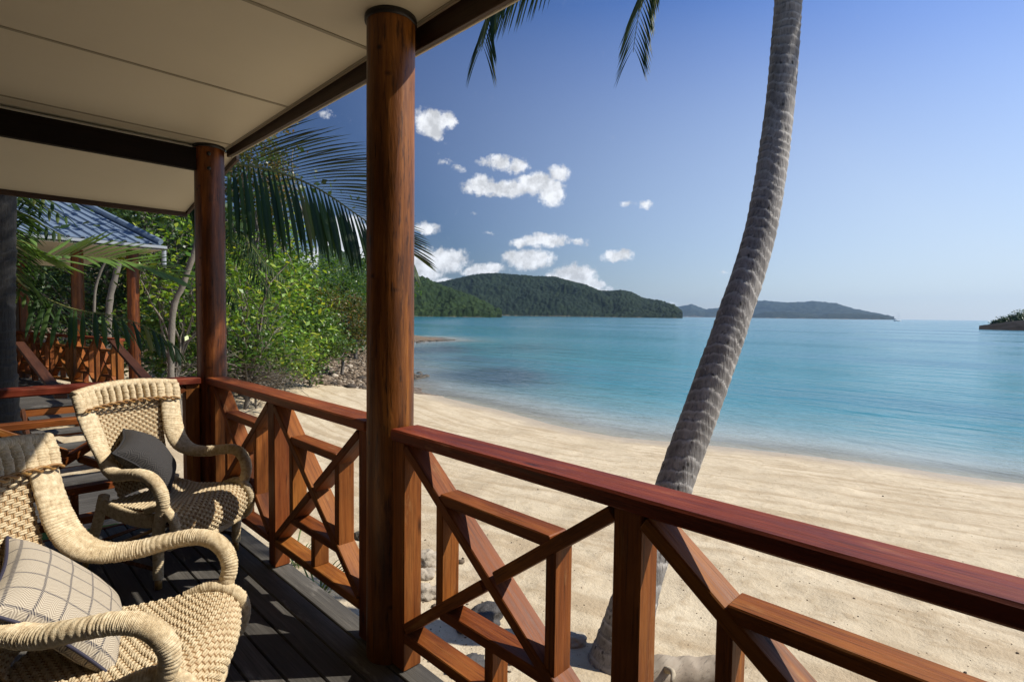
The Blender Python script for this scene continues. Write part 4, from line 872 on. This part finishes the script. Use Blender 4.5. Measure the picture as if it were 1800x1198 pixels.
# the wood behind, one mass
rr = random.Random(77); cs = []
for k in range(1500):
    x_ = rr.uniform(-60, 640); dpt = rr.uniform(34, 60); b_ = wp(x_, 560, dpt); zt = 11*max(.25, 1-max(0, x_-300)/420)*rr.uniform(.1, 1); cs.append((b_[0], b_[1], float(gz(b_[0], b_[1]))+zt))
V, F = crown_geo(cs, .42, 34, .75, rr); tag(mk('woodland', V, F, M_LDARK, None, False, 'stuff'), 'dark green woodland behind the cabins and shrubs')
# slim leaning trunks
def slim(label, pp, r0, r1, dep, crown, seed, lm=M_LDARK, bark=None):
    rr = random.Random(seed); P = [wp(x, y, dep) for x, y in pp]; P[0][2] = float(gz(P[0][0], P[0][1]))-.1
    t_ = thing('slender_tree', label, 'tree', P[0]); Q = spline(P, 30); V, F = tube(Q, np.linspace(r0, r1, 30)*(1+.1*np.sin(np.arange(30)*2.1)), 12); mk('trunk', V, F, bark or M_BRANCH, t_, True)
    cs = [Q[-1]+np.array([rr.gauss(0, .8), rr.gauss(0, .8), rr.gauss(.4, .5)]) for _ in range(crown)]; V, F = crown_geo(cs, .16, 12, .3, rr); mk('crown', V, F, lm, t_, False, 'stuff')
slim('slender pale tree trunk leaning right just left of the corner pole', [(298, 640), (303, 560), (322, 500), (345, 430), (362, 350)], .066, .048, 10.5, 30, 5, bark=M_BRANCH)
slim('grey trunk between the neighbouring poles leaning slightly right', [(186, 620), (192, 540), (202, 490), (211, 452), (222, 400)], .10, .075, 16.5, 26, 6)
slim('thin forked grey trunk near the middle neighbouring pole', [(165, 620), (166, 530), (176, 480), (190, 450), (200, 410)], .045, .03, 16.6, 12, 7)
# young yellow-green palm between the trees
yp = thing('young_palm', 'young yellow-green palm half hidden behind the corner pole', 'palm tree', (0, 0, 0)); yb = wp(382, 620, 12); yb[2] = gz(yb[0], yb[1]); yp.location = Vector(yb)
YT = wp(380, 440, 12); palm_trunk([yb-np.array([0, 0, .1]), (yb+YT)/2+np.array([.05, 0, 0]), YT], [.07, .06, .05], yp, .09, 4, 14, .006)
for k, (a_, b_) in enumerate([((420, 410), (470, 470)), ((430, 455), (478, 520)), ((405, 390), (440, 395)), ((350, 420), (310, 470)), ((395, 480), (415, 540)), ((420, 430), (500, 490))]):
    frond(yp, [YT, wp(*a_, 11.8), wp(*b_, 11.6)], 24, .42, .016, .9, .012, False, .12, .4, .3, 60+k)

# ------------------------------------------------------------------ the neighbouring cabin, its railing and steps
nb = thing('neighbouring_cabin', 'neighbouring cabin with blue steel roof and round timber poles', 'cabin', (1.4, 12.5, -.8))
EV = [np.array([2.72, 11.85, 2.68]), np.array([-4.5, 11.3, 2.66])]; RG = [np.array([.75, 15.2, 4.35]), np.array([-4.5, 14.8, 4.35])]
def ribbed(name, a, b_, c, d, m, parent, pitch=.20, h=.03):
    """steel sheet a-b along the eave, d-c along the ridge, ribs running up the slope"""
    a, b_, c, d = map(np.array, (a, b_, c, d)); L = np.linalg.norm(b_-a); n = int(L/pitch); us = []; hs = []
    for k in range(n): us += [k/n, (k+.62)/n, (k+.72)/n, (k+.9)/n]; hs += [0, 0, h, h]
    us.append(1); hs.append(0); us = np.array(us); hs = np.array(hs); N = np.cross(b_-a, d-a); N = N/np.linalg.norm(N); N = N if N[2] > 0 else -N
    lo = a+(b_-a)*us[:, None]+N*hs[:, None]; hi = d+(c-d)*us[:, None]+N*hs[:, None]; k = len(us); V = np.vstack([lo, hi, lo-N*.02, hi-N*.02])
    F = [(i, i+1, k+i+1, k+i) for i in range(k-1)]+[(2*k+i, 3*k+i, 3*k+i+1, 2*k+i+1) for i in range(k-1)]+[(i, 2*k+i, 2*k+i+1, i+1) for i in range(k-1)]
    return mk(name, V, F, m, parent)
ribbed('roof_sheet', EV[0], EV[1], RG[1], RG[0], M_ROOF, nb)
E2 = np.array([2.2, 18.2, 2.66]); ribbed('roof_sheet', E2, EV[0], RG[0], RG[0]+np.array([-.1, .4, 0]), M_ROOF, nb)
V, F = tube([EV[0]+np.array([0, 0, .05]), RG[0]+np.array([0, 0, .06])], .055, 8); mk('hip_cap', V, F, M_ROOF, nb)
# small upper roof at the ridge
ribbed('ridge_sheet', RG[0]+np.array([-.15, -.15, .12]), RG[1]+np.array([0, -.15, .12]), RG[1]+np.array([0, .7, .62]), RG[0]+np.array([-.15, .7, .62]), M_ROOF, nb, .22, .05)
V = [RG[0]+np.array(v) for v in ((-.12, -.14, .02), (.12, .1, .02), (.10, .75, .05), (-.14, .72, .60))]; mk('ridge_end', V, [(0, 1, 2, 3), (3, 2, 1, 0)][:1], M_ROOF, nb)
beam('gutter', EV[0]+np.array([.03, -.05, -.05]), EV[1]+np.array([0, -.05, -.05]), .06, .05, M_GUT, nb)
beam('gutter', EV[0]+np.array([.06, -.05, -.05]), E2+np.array([.06, 0, -.05]), .06, .05, M_GUT, nb)
V, F = tube([EV[0]+np.array([.05, .02, -.1]), EV[0]+np.array([.05, .02, -.42])], .04, 8); mk('downpipe', V, F, M_GUT, nb)
V = [EV[0]+np.array([0, 0, -.11]), EV[1]+np.array([0, 0, -.11]), np.array([-4.5, 17.5, 2.55]), np.array([2.2, 18.2, 2.55])]; mk('soffit', V+[np.array(v)+np.array([0, 0, .015]) for v in V], [(0, 1, 2, 3), (7, 6, 5, 4), (0, 4, 5, 1), (0, 3, 7, 4)], M_SOFF, nb)
for (x_, y_, zb) in ((1.60, 12.8, -.7), (1.05, 15.6, -.7), (2.35, 12.25, -.9), (-1.6, 12.3, -.7)): pole('pillar', (x_, y_), zb, 2.55, .098, None, parent=nb, cap=False, nz=26, seg=20, m=M_POLEZ)
dd = thing('deck', None, None, (0, 0, 0)); D.objects.remove(dd)
dk = mk('deck', [(-4.5, 10.95, -.2), (1.98, 10.95, -.2), (1.1, 16.0, -.2), (-4.5, 16.0, -.2), (-4.5, 10.95, -.06), (1.98, 10.95, -.06), (1.1, 16.0, -.06), (-4.5, 16.0, -.06)], [(3, 2, 1, 0), (4, 5, 6, 7), (0, 1, 5, 4), (1, 2, 6, 5), (2, 3, 7, 6), (3, 0, 4, 7)], M_TIM, nb)
y_ = 11.0
while y_ < 15.9:
    x1 = 1.99-(y_-10.95)*.172; beam('board', (-2.5, y_, -.03), (x1, y_, -.03), .13, .036, M_BOARD, dk, c=0); y_ += .14
V = [(-4.6, 16.0, -.2), (1.0, 16.1, -.2), (1.0, 16.25, -.2), (-4.6, 16.15, -.2)]; mk('wall', V+[(x, y, 2.55) for x, y, z in V], [(0, 1, 5, 4), (1, 2, 6, 5), (2, 3, 7, 6), (3, 0, 4, 7)], M_WALL, nb)
def railing2(label, a, b_, posts, bays, zr, loc):
    th = thing('railing', label, 'railing', loc); a = np.array(a, float); b_ = np.array(b_, float); ax = (b_-a)/np.linalg.norm(b_-a); nrm = (ax[1], -ax[0], 0); L = np.linalg.norm(b_-a)
    def P(t, z): q = a+ax*t; return (q[0], q[1], z)
    def m_(name, t0, z0, t1, z1, thick, depth, mm=M_TIM): return beam(name, P(t0, z0), P(t1, z1), thick, depth, mm, th, up=nrm, c=.003)
    beam('top_rail', P(-.05, zr-.02), P(L+.05, zr-.02), .13, .045, M_RAIL, th)
    for p in posts: m_('post', p*L, 0, p*L, zr-.045, .086, .088)
    for (u, v) in bays:
        s, e = u*L+.045, v*L-.045; n = e-s; zt, zb = zr-.06, .16; mid = (s+e)/2
        m_('brace', s, zb, e, zt, .042, .094); m_('brace', s, zt, mid-.03, (zt+zb)/2+.03, .042, .091); m_('brace', mid+.03, (zt+zb)/2-.03, e, zb, .042, .091)
        m_('mid_rail', s+n*.23, .77, e-n*.23, .77, .04, .086); m_('mid_rail', s+n*.23, .34, e-n*.23, .34, .042, .086)
        for f in (.225, .775): m_('baluster', s+n*f, .35, s+n*f, .76, .04, .083)
        m_('bottom_rail', s, .14, e, .14, .044, .09); m_('baluster', mid, .165, mid, .32, .04, .08)
    return th
railing2('seaward railing of the neighbouring cabin with crossed braces', (1.90, 11.0), (.95, 15.6), [0, .18, .40, .62, .82, 1], [(0, .18), (.18, .40), (.40, .62), (.62, .82), (.82, 1)], .985, (1.5, 13, 0))
st = thing('stairs', 'timber steps with sloping handrails leading down from the neighbouring deck', 'stairs', (1.3, 9.3, -.9))
for k in range(5):
    y_ = 10.75-k*.42; z_ = -.17-.15*k
    for q in (0, 1): beam('tread', (.72, y_-q*.15, z_), (1.78, y_-q*.15, z_), .14, .04, M_BOARD, st, c=.002)
    beam('riser', (.72, y_+.10, z_-.06), (1.78, y_+.10, z_-.06), .03, .08, M_TIM, st)
for x_ in (.68, 1.82):
    beam('stringer', (x_, 10.95, -.14), (x_, 8.75, -.95), .045, .22, M_TIMD, st)
    xe = .80 if x_ < 1 else 1.70
    beam('handrail', (x_-.02, 10.9, .95), (xe, 7.75, .50), .11, .045, M_TIMD, st); pass
    beam('newel', (xe, 7.70, -1.1), (xe, 7.70, .53), .09, .09, M_TIMD, st); beam('newel_cap', (xe, 7.70, .545), (xe, 7.70, .57), .12, .12, M_TIMD, st)
    pass
pt = thing('boardwalk', 'pale weathered boardwalk between the end railing and the neighbouring steps', 'boardwalk', (.6, 7.4, -.9))
for k in range(19): beam('plank', (-.9, 6.55+k*.118, -.80), (1.55, 6.55+k*.118, -.80), .108, .035, M_BOARD, pt, c=.002)
for x_ in (-.7, 1.35): beam('bearer', (x_, 6.5, -.875), (x_, 8.75, -.875), .09, .11, M_TIM, pt)

# ------------------------------------------------------------------ stones, driftwood, grass, boat
def rock_geo(c, r, seed, sq=(1, 1, .7), fine=False):
    bm = bmesh.new(); bmesh.ops.create_icosphere(bm, subdivisions=4 if fine else 2, radius=1); V = np.array([v.co[:] for v in bm.verts]); F = [tuple(v.index for v in f.verts) for f in bm.faces]; bm.free()
    k = 1+.5*fbm(V[:, 0]*1.3+seed*3.7, V[:, 1]*1.3+V[:, 2]*1.1+seed, 4)-.25*np.abs(fbm(V[:, 0]*2.6+seed, V[:, 1]*2.2-V[:, 2]*2.7+seed, 5)); V = V*k[:, None]*np.array(sq)*r
    return V+np.array(c), F
def rock(label, px, py, r, seed, m, name='rock', sq=(1, 1, .7), group=None):
    c = onz(px, py, -.85)
    for _ in range(6): c = onz(px, py, float(gz(c[0], c[1])))
    V, F = rock_geo(c+np.array([0, 0, r*sq[2]*.12]), r, seed, sq, True); tag(mk(name, V, F, m, None, True), label, 'rock', group)
rock('dark rounded rock on the sand below the lower railing', 850, 1090, .17, 2, M_ROCKD, sq=(1.25, .8, .6))
rock('small dark rock just below the lowest rail', 823, 1172, .13, 7, M_ROCKD, sq=(1.2, .8, .5))
for k, (x_, y_, r_, lb) in enumerate([(752, 985, .13, 'pale rounded stone just right of the big pole, topmost of its row'), (746, 1012, .10, 'small pale stone in the row right of the big pole'), (753, 1046, .12, 'pale stone at the foot of the row right of the big pole')]):
    rock(lb, x_, y_, r_, 20+k, M_ROCKL, 'stone', (1.1, .9, .7), 'pale stones beside the big pole')
rock('grey stone left of the big pole behind the crossed railing', 634, 985, .12, 31, M_ROCKL, 'stone'); rock('bluish grey stone left of the big pole, higher of the two', 636, 945, .10, 33, M_SHOREROCK, 'stone')
rock('pale stone at the left foot of the palm trunk', 1012, 1128, .09, 34, M_ROCKL, 'stone')
# rocks at the water's edge
ac = Acc(); rr = random.Random(5)
for k in range(150):
    u = rr.random(); x_ = 655+u*135+rr.gauss(0, 5); y_ = 600-2*u+rr.gauss(0, 2.0)*(1.2-u); c = onz(x_, y_, WL); r_ = rr.uniform(.12, .42)*(1.25-.75*u)
    V, F = rock_geo(c+np.array([0, 0, .02]), r_, k, (1.3, 1, .42)); ac.add(V, F)
tag(ac.mk('skerry', M_SHOREROCK, smooth=True, kind='stuff'), 'low spit of dark rocks in the water right of the big pole')
ac = Acc()
for k in range(26):
    c = onz(736+rr.gauss(0, 7), 662+rr.gauss(0, 3), WL); V, F = rock_geo(c, rr.uniform(.06, .18), k+300, (1.2, 1, .6)); ac.add(V, F)
tag(ac.mk('shore_rocks', M_SHOREROCK, smooth=True, kind='stuff'), 'few dark rocks at the inner corner of the bay')
V0, F0 = rock_geo((0, 0, 0), 1, 1); bm = bmesh.new(); bmesh.ops.create_icosphere(bm, subdivisions=1, radius=1); IV = np.array([v.co[:] for v in bm.verts]); IF = [tuple(v.index for v in f.verts) for f in bm.faces]; bm.free()
def scatter(name, label, m, n, pxr, pyr, rng, seed, test=None, z0=-1.0):
    rr = random.Random(seed); ac_v = []; ac_f = []; cnt = 0
    pts = np.array([onz(rr.uniform(*pxr), pyr[0]+(pyr[1]-pyr[0])*rr.random()**.8, z0) for _ in range(n)]); zz = gz(pts[:, 0], pts[:, 1]); rk = rockyf(pts[:, 0], pts[:, 1])
    for k in range(n):
        if test and not test(rk[k], rr): continue
        s = rr.uniform(*rng)*(2.2 if rr.random() < .04 else 1); V = IV*np.array([s*rr.uniform(.7, 1.4), s*rr.uniform(.7, 1.4), s*rr.uniform(.4, .8)])*(1+.25*nrs.rand(len(IV), 1)); an = rr.uniform(0, 6.28); c_, s_ = math.cos(an), math.sin(an)
        V = V@np.array([[c_, s_, 0], [-s_, c_, 0], [0, 0, 1]]); ac_v.append(V+np.array([pts[k, 0], pts[k, 1], zz[k]+s*.15])); ac_f.append(np.array(IF)+cnt); cnt += len(IV)
    tag(mk(name, np.vstack(ac_v), np.vstack(ac_f), m, None, False, 'stuff'), label)
m, t, b, o = mat('mixed shingle'); g_ = t.node('ShaderNodeNewGeometry')
t.put(b.inputs['Base Color'], t.ramp(g_.outputs['Random Per Island'], [(0, (.035, .026, .018)), (.4, (.11, .076, .045)), (.75, (.19, .14, .09)), (1, (.40, .34, .26))])); b.inputs['Roughness'].default_value = .85
scatter('shingle', 'grey-brown broken shingle below the bushes on the far side of the small bay', m, 9000, (385, 700), (606, 684), (.025, .085), 9, lambda r, q: r > .35)
scatter('shingle', 'pebbles and broken coral scattered under the deck edge', m, 110, (640, 900), (930, 1200), (.005, .014), 10, z0=-.9)
m, t, b, o = mat('beach wrack'); g_ = t.node('ShaderNodeNewGeometry'); t.put(b.inputs['Base Color'], t.ramp(g_.outputs['Random Per Island'], [(0, (.03, .02, .012)), (.6, (.09, .055, .03)), (1, (.16, .11, .06))])); b.inputs['Roughness'].default_value = .9
scatter('beach_wrack', 'scraps of dried seaweed and leaf on the sand', m, 1500, (700, 1850), (700, 1230), (.002, .006), 11, lambda r, q: q.random() < .55 and r < .4, z0=-1.1)
# driftwood log at the foot of the railing, bottom right
a = onz(1120, 1190, -.82); b_ = onz(1290, 1182, -.82); lg = thing('driftwood_log', 'bleached driftwood log on the sand right of the second railing post', 'log', (a+b_)/2)
Q = spline([a+np.array([0, 0, -.02]), (a*.6+b_*.4)+np.array([0, 0, .01]), b_+np.array([0, 0, -.02])], 40); V, F = tube(Q, .105*(1+.10*np.sin(np.arange(40)*.23)+.03*np.cos(np.arange(40)*.6)), 18); V = V+np.stack([0*V[:, 0], 0*V[:, 0], .02*fbm(V[:, 0]*9, V[:, 1]*9, 3)], 1); mk('stem', V, F, M_DRIFT, lg, True)
V, F = tube(spline([Q[10]+np.array([0, 0, .05]), Q[12]+np.array([-.12, -.1, .12]), Q[13]+np.array([-.2, -.12, .10])], 10), np.linspace(.028, .012, 10), 8); mk('snag', V, F, M_DRIFT, lg, True)
# dead wood under the bushes
for k, (x0, y0, x1, y1, lb) in enumerate([(402, 640, 432, 668, 'bleached stump end lying by the corner pole'), (440, 652, 505, 660, 'dark fallen branch on the shingle under the bare-twigged bush')]):
    a = onz(x0, y0, -.5); a[2] = float(gz(a[0], a[1]))+.12; b_ = onz(x1, y1, -.8); b_[2] = float(gz(b_[0], b_[1]))+.08
    V, F = tube(spline([a, (a+b_)/2+np.array([0, 0, .12]), b_], 14), np.linspace(.12, .05, 14), 9); tag(mk('fallen_branch', V, F, M_DRIFT if k == 0 else M_TRUNKD, None, True), lb, 'branch')
# grass tufts outside the left railing
for k, (x_, y_, lb) in enumerate([(525, 960, 'tuft of green strappy leaves seen through the left railing'), (562, 1015, 'tuft of strappy leaves nearer the big pole')]):
    c = onz(x_, y_+25, -.82); c[2] = float(gz(c[0], c[1])); rr = random.Random(50+k); ac = Acc(); t_ = thing('grass_tuft', lb, 'plant', c)
    for q in range(26):
        an = rr.uniform(0, 6.28); d = np.array([math.cos(an)*.45, math.sin(an)*.45, 1.0]); V, F = leaflet_geo(c+np.array([rr.gauss(0, .03), rr.gauss(0, .03), 0]), d, (math.sin(an), -math.cos(an), 0), rr.uniform(.25, .55), .008, 1.0, 5); ac.add(V, F)
    ac.mk('blades', M_GRASS, t_, kind='stuff')
# shaded plants between the end railing and the boardwalk
for k, (x_, y_, dp, lb) in enumerate([(95, 800, 5.0, 'shaded clump of broad strap leaves behind the end railing')]):
    c = wp(x_, y_, dp); c[2] = float(gz(c[0], c[1])); rr = random.Random(80+k); ac = Acc(); t_ = thing('strap_leaf_plant', lb, 'plant', c)
    for q in range(16):
        an = rr.uniform(0, 6.28); d = np.array([math.cos(an)*.6, math.sin(an)*.6, 1.0]); V, F = leaflet_geo(c, d, (math.sin(an), -math.cos(an), 0), rr.uniform(.5, .8), .03, 1.1, 6); mk('leaf', V, F, M_LMID, t_, True)
# sailboat at anchor
bp = wp(1578, 562.6, 1); dv = (bp-EYE)/np.linalg.norm(bp-EYE); dist = 1150.0; bc = EYE+dv*dist; bc[2] = WL
sb = thing('sailboat', 'small white sailing boat on the horizon off the point of the far island', 'sailboat', bc)
ax = np.array([CR[0], CR[1], 0]); ax /= np.linalg.norm(ax); ay = np.array([-ax[1], ax[0], 0]); V = []; F = []; ns = 16
for k in range(ns):
    u = -1+2*k/(ns-1); hw = 1.7*(1-max(0, u)**2.4)*(.75+.25*min(1, (u+1)*3)); sh = 1.25+.35*u*u
    for (f, z) in ((1, sh), (.85, .3), (0, -.4), (-.85, .3), (-1, sh)): V.append(bc+ax*u*6+ay*hw*f+np.array([0, 0, z]))
    if k: F += [(5*(k-1)+q, 5*k+q, 5*k+q+1, 5*(k-1)+q+1) for q in range(4)]+[(5*(k-1)+4, 5*k+4, 5*k, 5*(k-1))]
F += [(0, 1, 2, 3, 4), tuple(5*(ns-1)+q for q in (4, 3, 2, 1, 0))]; mk('hull', V, F, M_WHITE, sb, True)
beam('cabin_top', bc+ax*-2.2+np.array([0, 0, 1.65]), bc+ax*2+np.array([0, 0, 1.6]), 2, .7, M_WHITE, sb, c=.2)
V, F = tube([bc+ax*.6+np.array([0, 0, 1.2]), bc+ax*.6+np.array([0, 0, 15.5])], [.16, .10], 8); mk('mast', V, F, M_WHITE, sb)
V, F = tube([bc+ax*.5+np.array([0, 0, 2.8]), bc-ax*4.6+np.array([0, 0, 2.7])], [.26, .2], 8); mk('furled_sail', V, F, M_WHITE, sb)
V, F = tube([bc+ax*.6+np.array([0, 0, 15.2]), bc+ax*5.8+np.array([0, 0, 1.6])], .09, 6); mk('furled_jib', V, F, M_WHITE, sb)
# wooded point on the right edge
hill('wooded_point', [(1722, 573.2), (1740, 571), (1760, 568.5), (1772, 566), (1800, 563), (1850, 556), (1990, 530)], 236, 262, M_SKERRY, .3, 1.5, 120, 24, label='low dark rocky point at the right edge of the sea', base_drop=.4)
for k, (x_, y_, r_, lb) in enumerate([(1753, 567, 1.1, 'outermost low bush on the dark rocky point'), (1768, 563, 1.7, 'second tree along the rocky point, smaller than the next'), (1784, 559, 2.4, 'middle tree on the rocky point at the right edge'), (1801, 554, 3.2, 'largest dark tree on the rocky point cut by the right edge')]):
    rr = random.Random(400+k); c = wp(x_, y_, 243); t_ = thing('tree', lb, 'tree', (c[0], c[1], WL+1)); cs = [c+np.array([rr.gauss(0, r_*.6), rr.gauss(0, r_*.6), rr.gauss(-r_*.35, r_*.45)]) for _ in range(130)]
    V, F = crown_geo(cs, .65, 12, .75, rr, .4); mk('crown', V, F, M_LDARK, t_, False, 'stuff'); V, F = tube([(c[0], c[1], WL+.5), (c[0]+.3, c[1], c[2])], [.25, .12], 7); mk('trunk', V, F, M_TRUNKD, t_)

# ------------------------------------------------------------------ sea air
bm = bmesh.new(); bmesh.ops.create_cube(bm, size=1); bmesh.ops.scale(bm, vec=(17000, 17000, 300), verts=bm.verts); me = D.meshes.new('haze'); bm.to_mesh(me); bm.free()
hz = D.objects.new('haze', me); COL.objects.link(hz); hz.location = (0, 0, 127); hz['kind'] = 'stuff'
m = D.materials.new('sea haze'); m.use_nodes = True; nt = m.node_tree; nt.nodes.clear(); pv = nt.nodes.new('ShaderNodeVolumePrincipled'); oo = nt.nodes.new('ShaderNodeOutputMaterial')
pv.inputs['Color'].default_value = (.42, .66, 1, 1); pv.inputs['Density'].default_value = 5e-5; pv.inputs['Anisotropy'].default_value = .0; nt.links.new(pv.outputs[0], oo.inputs['Volume']); me.materials.append(m)
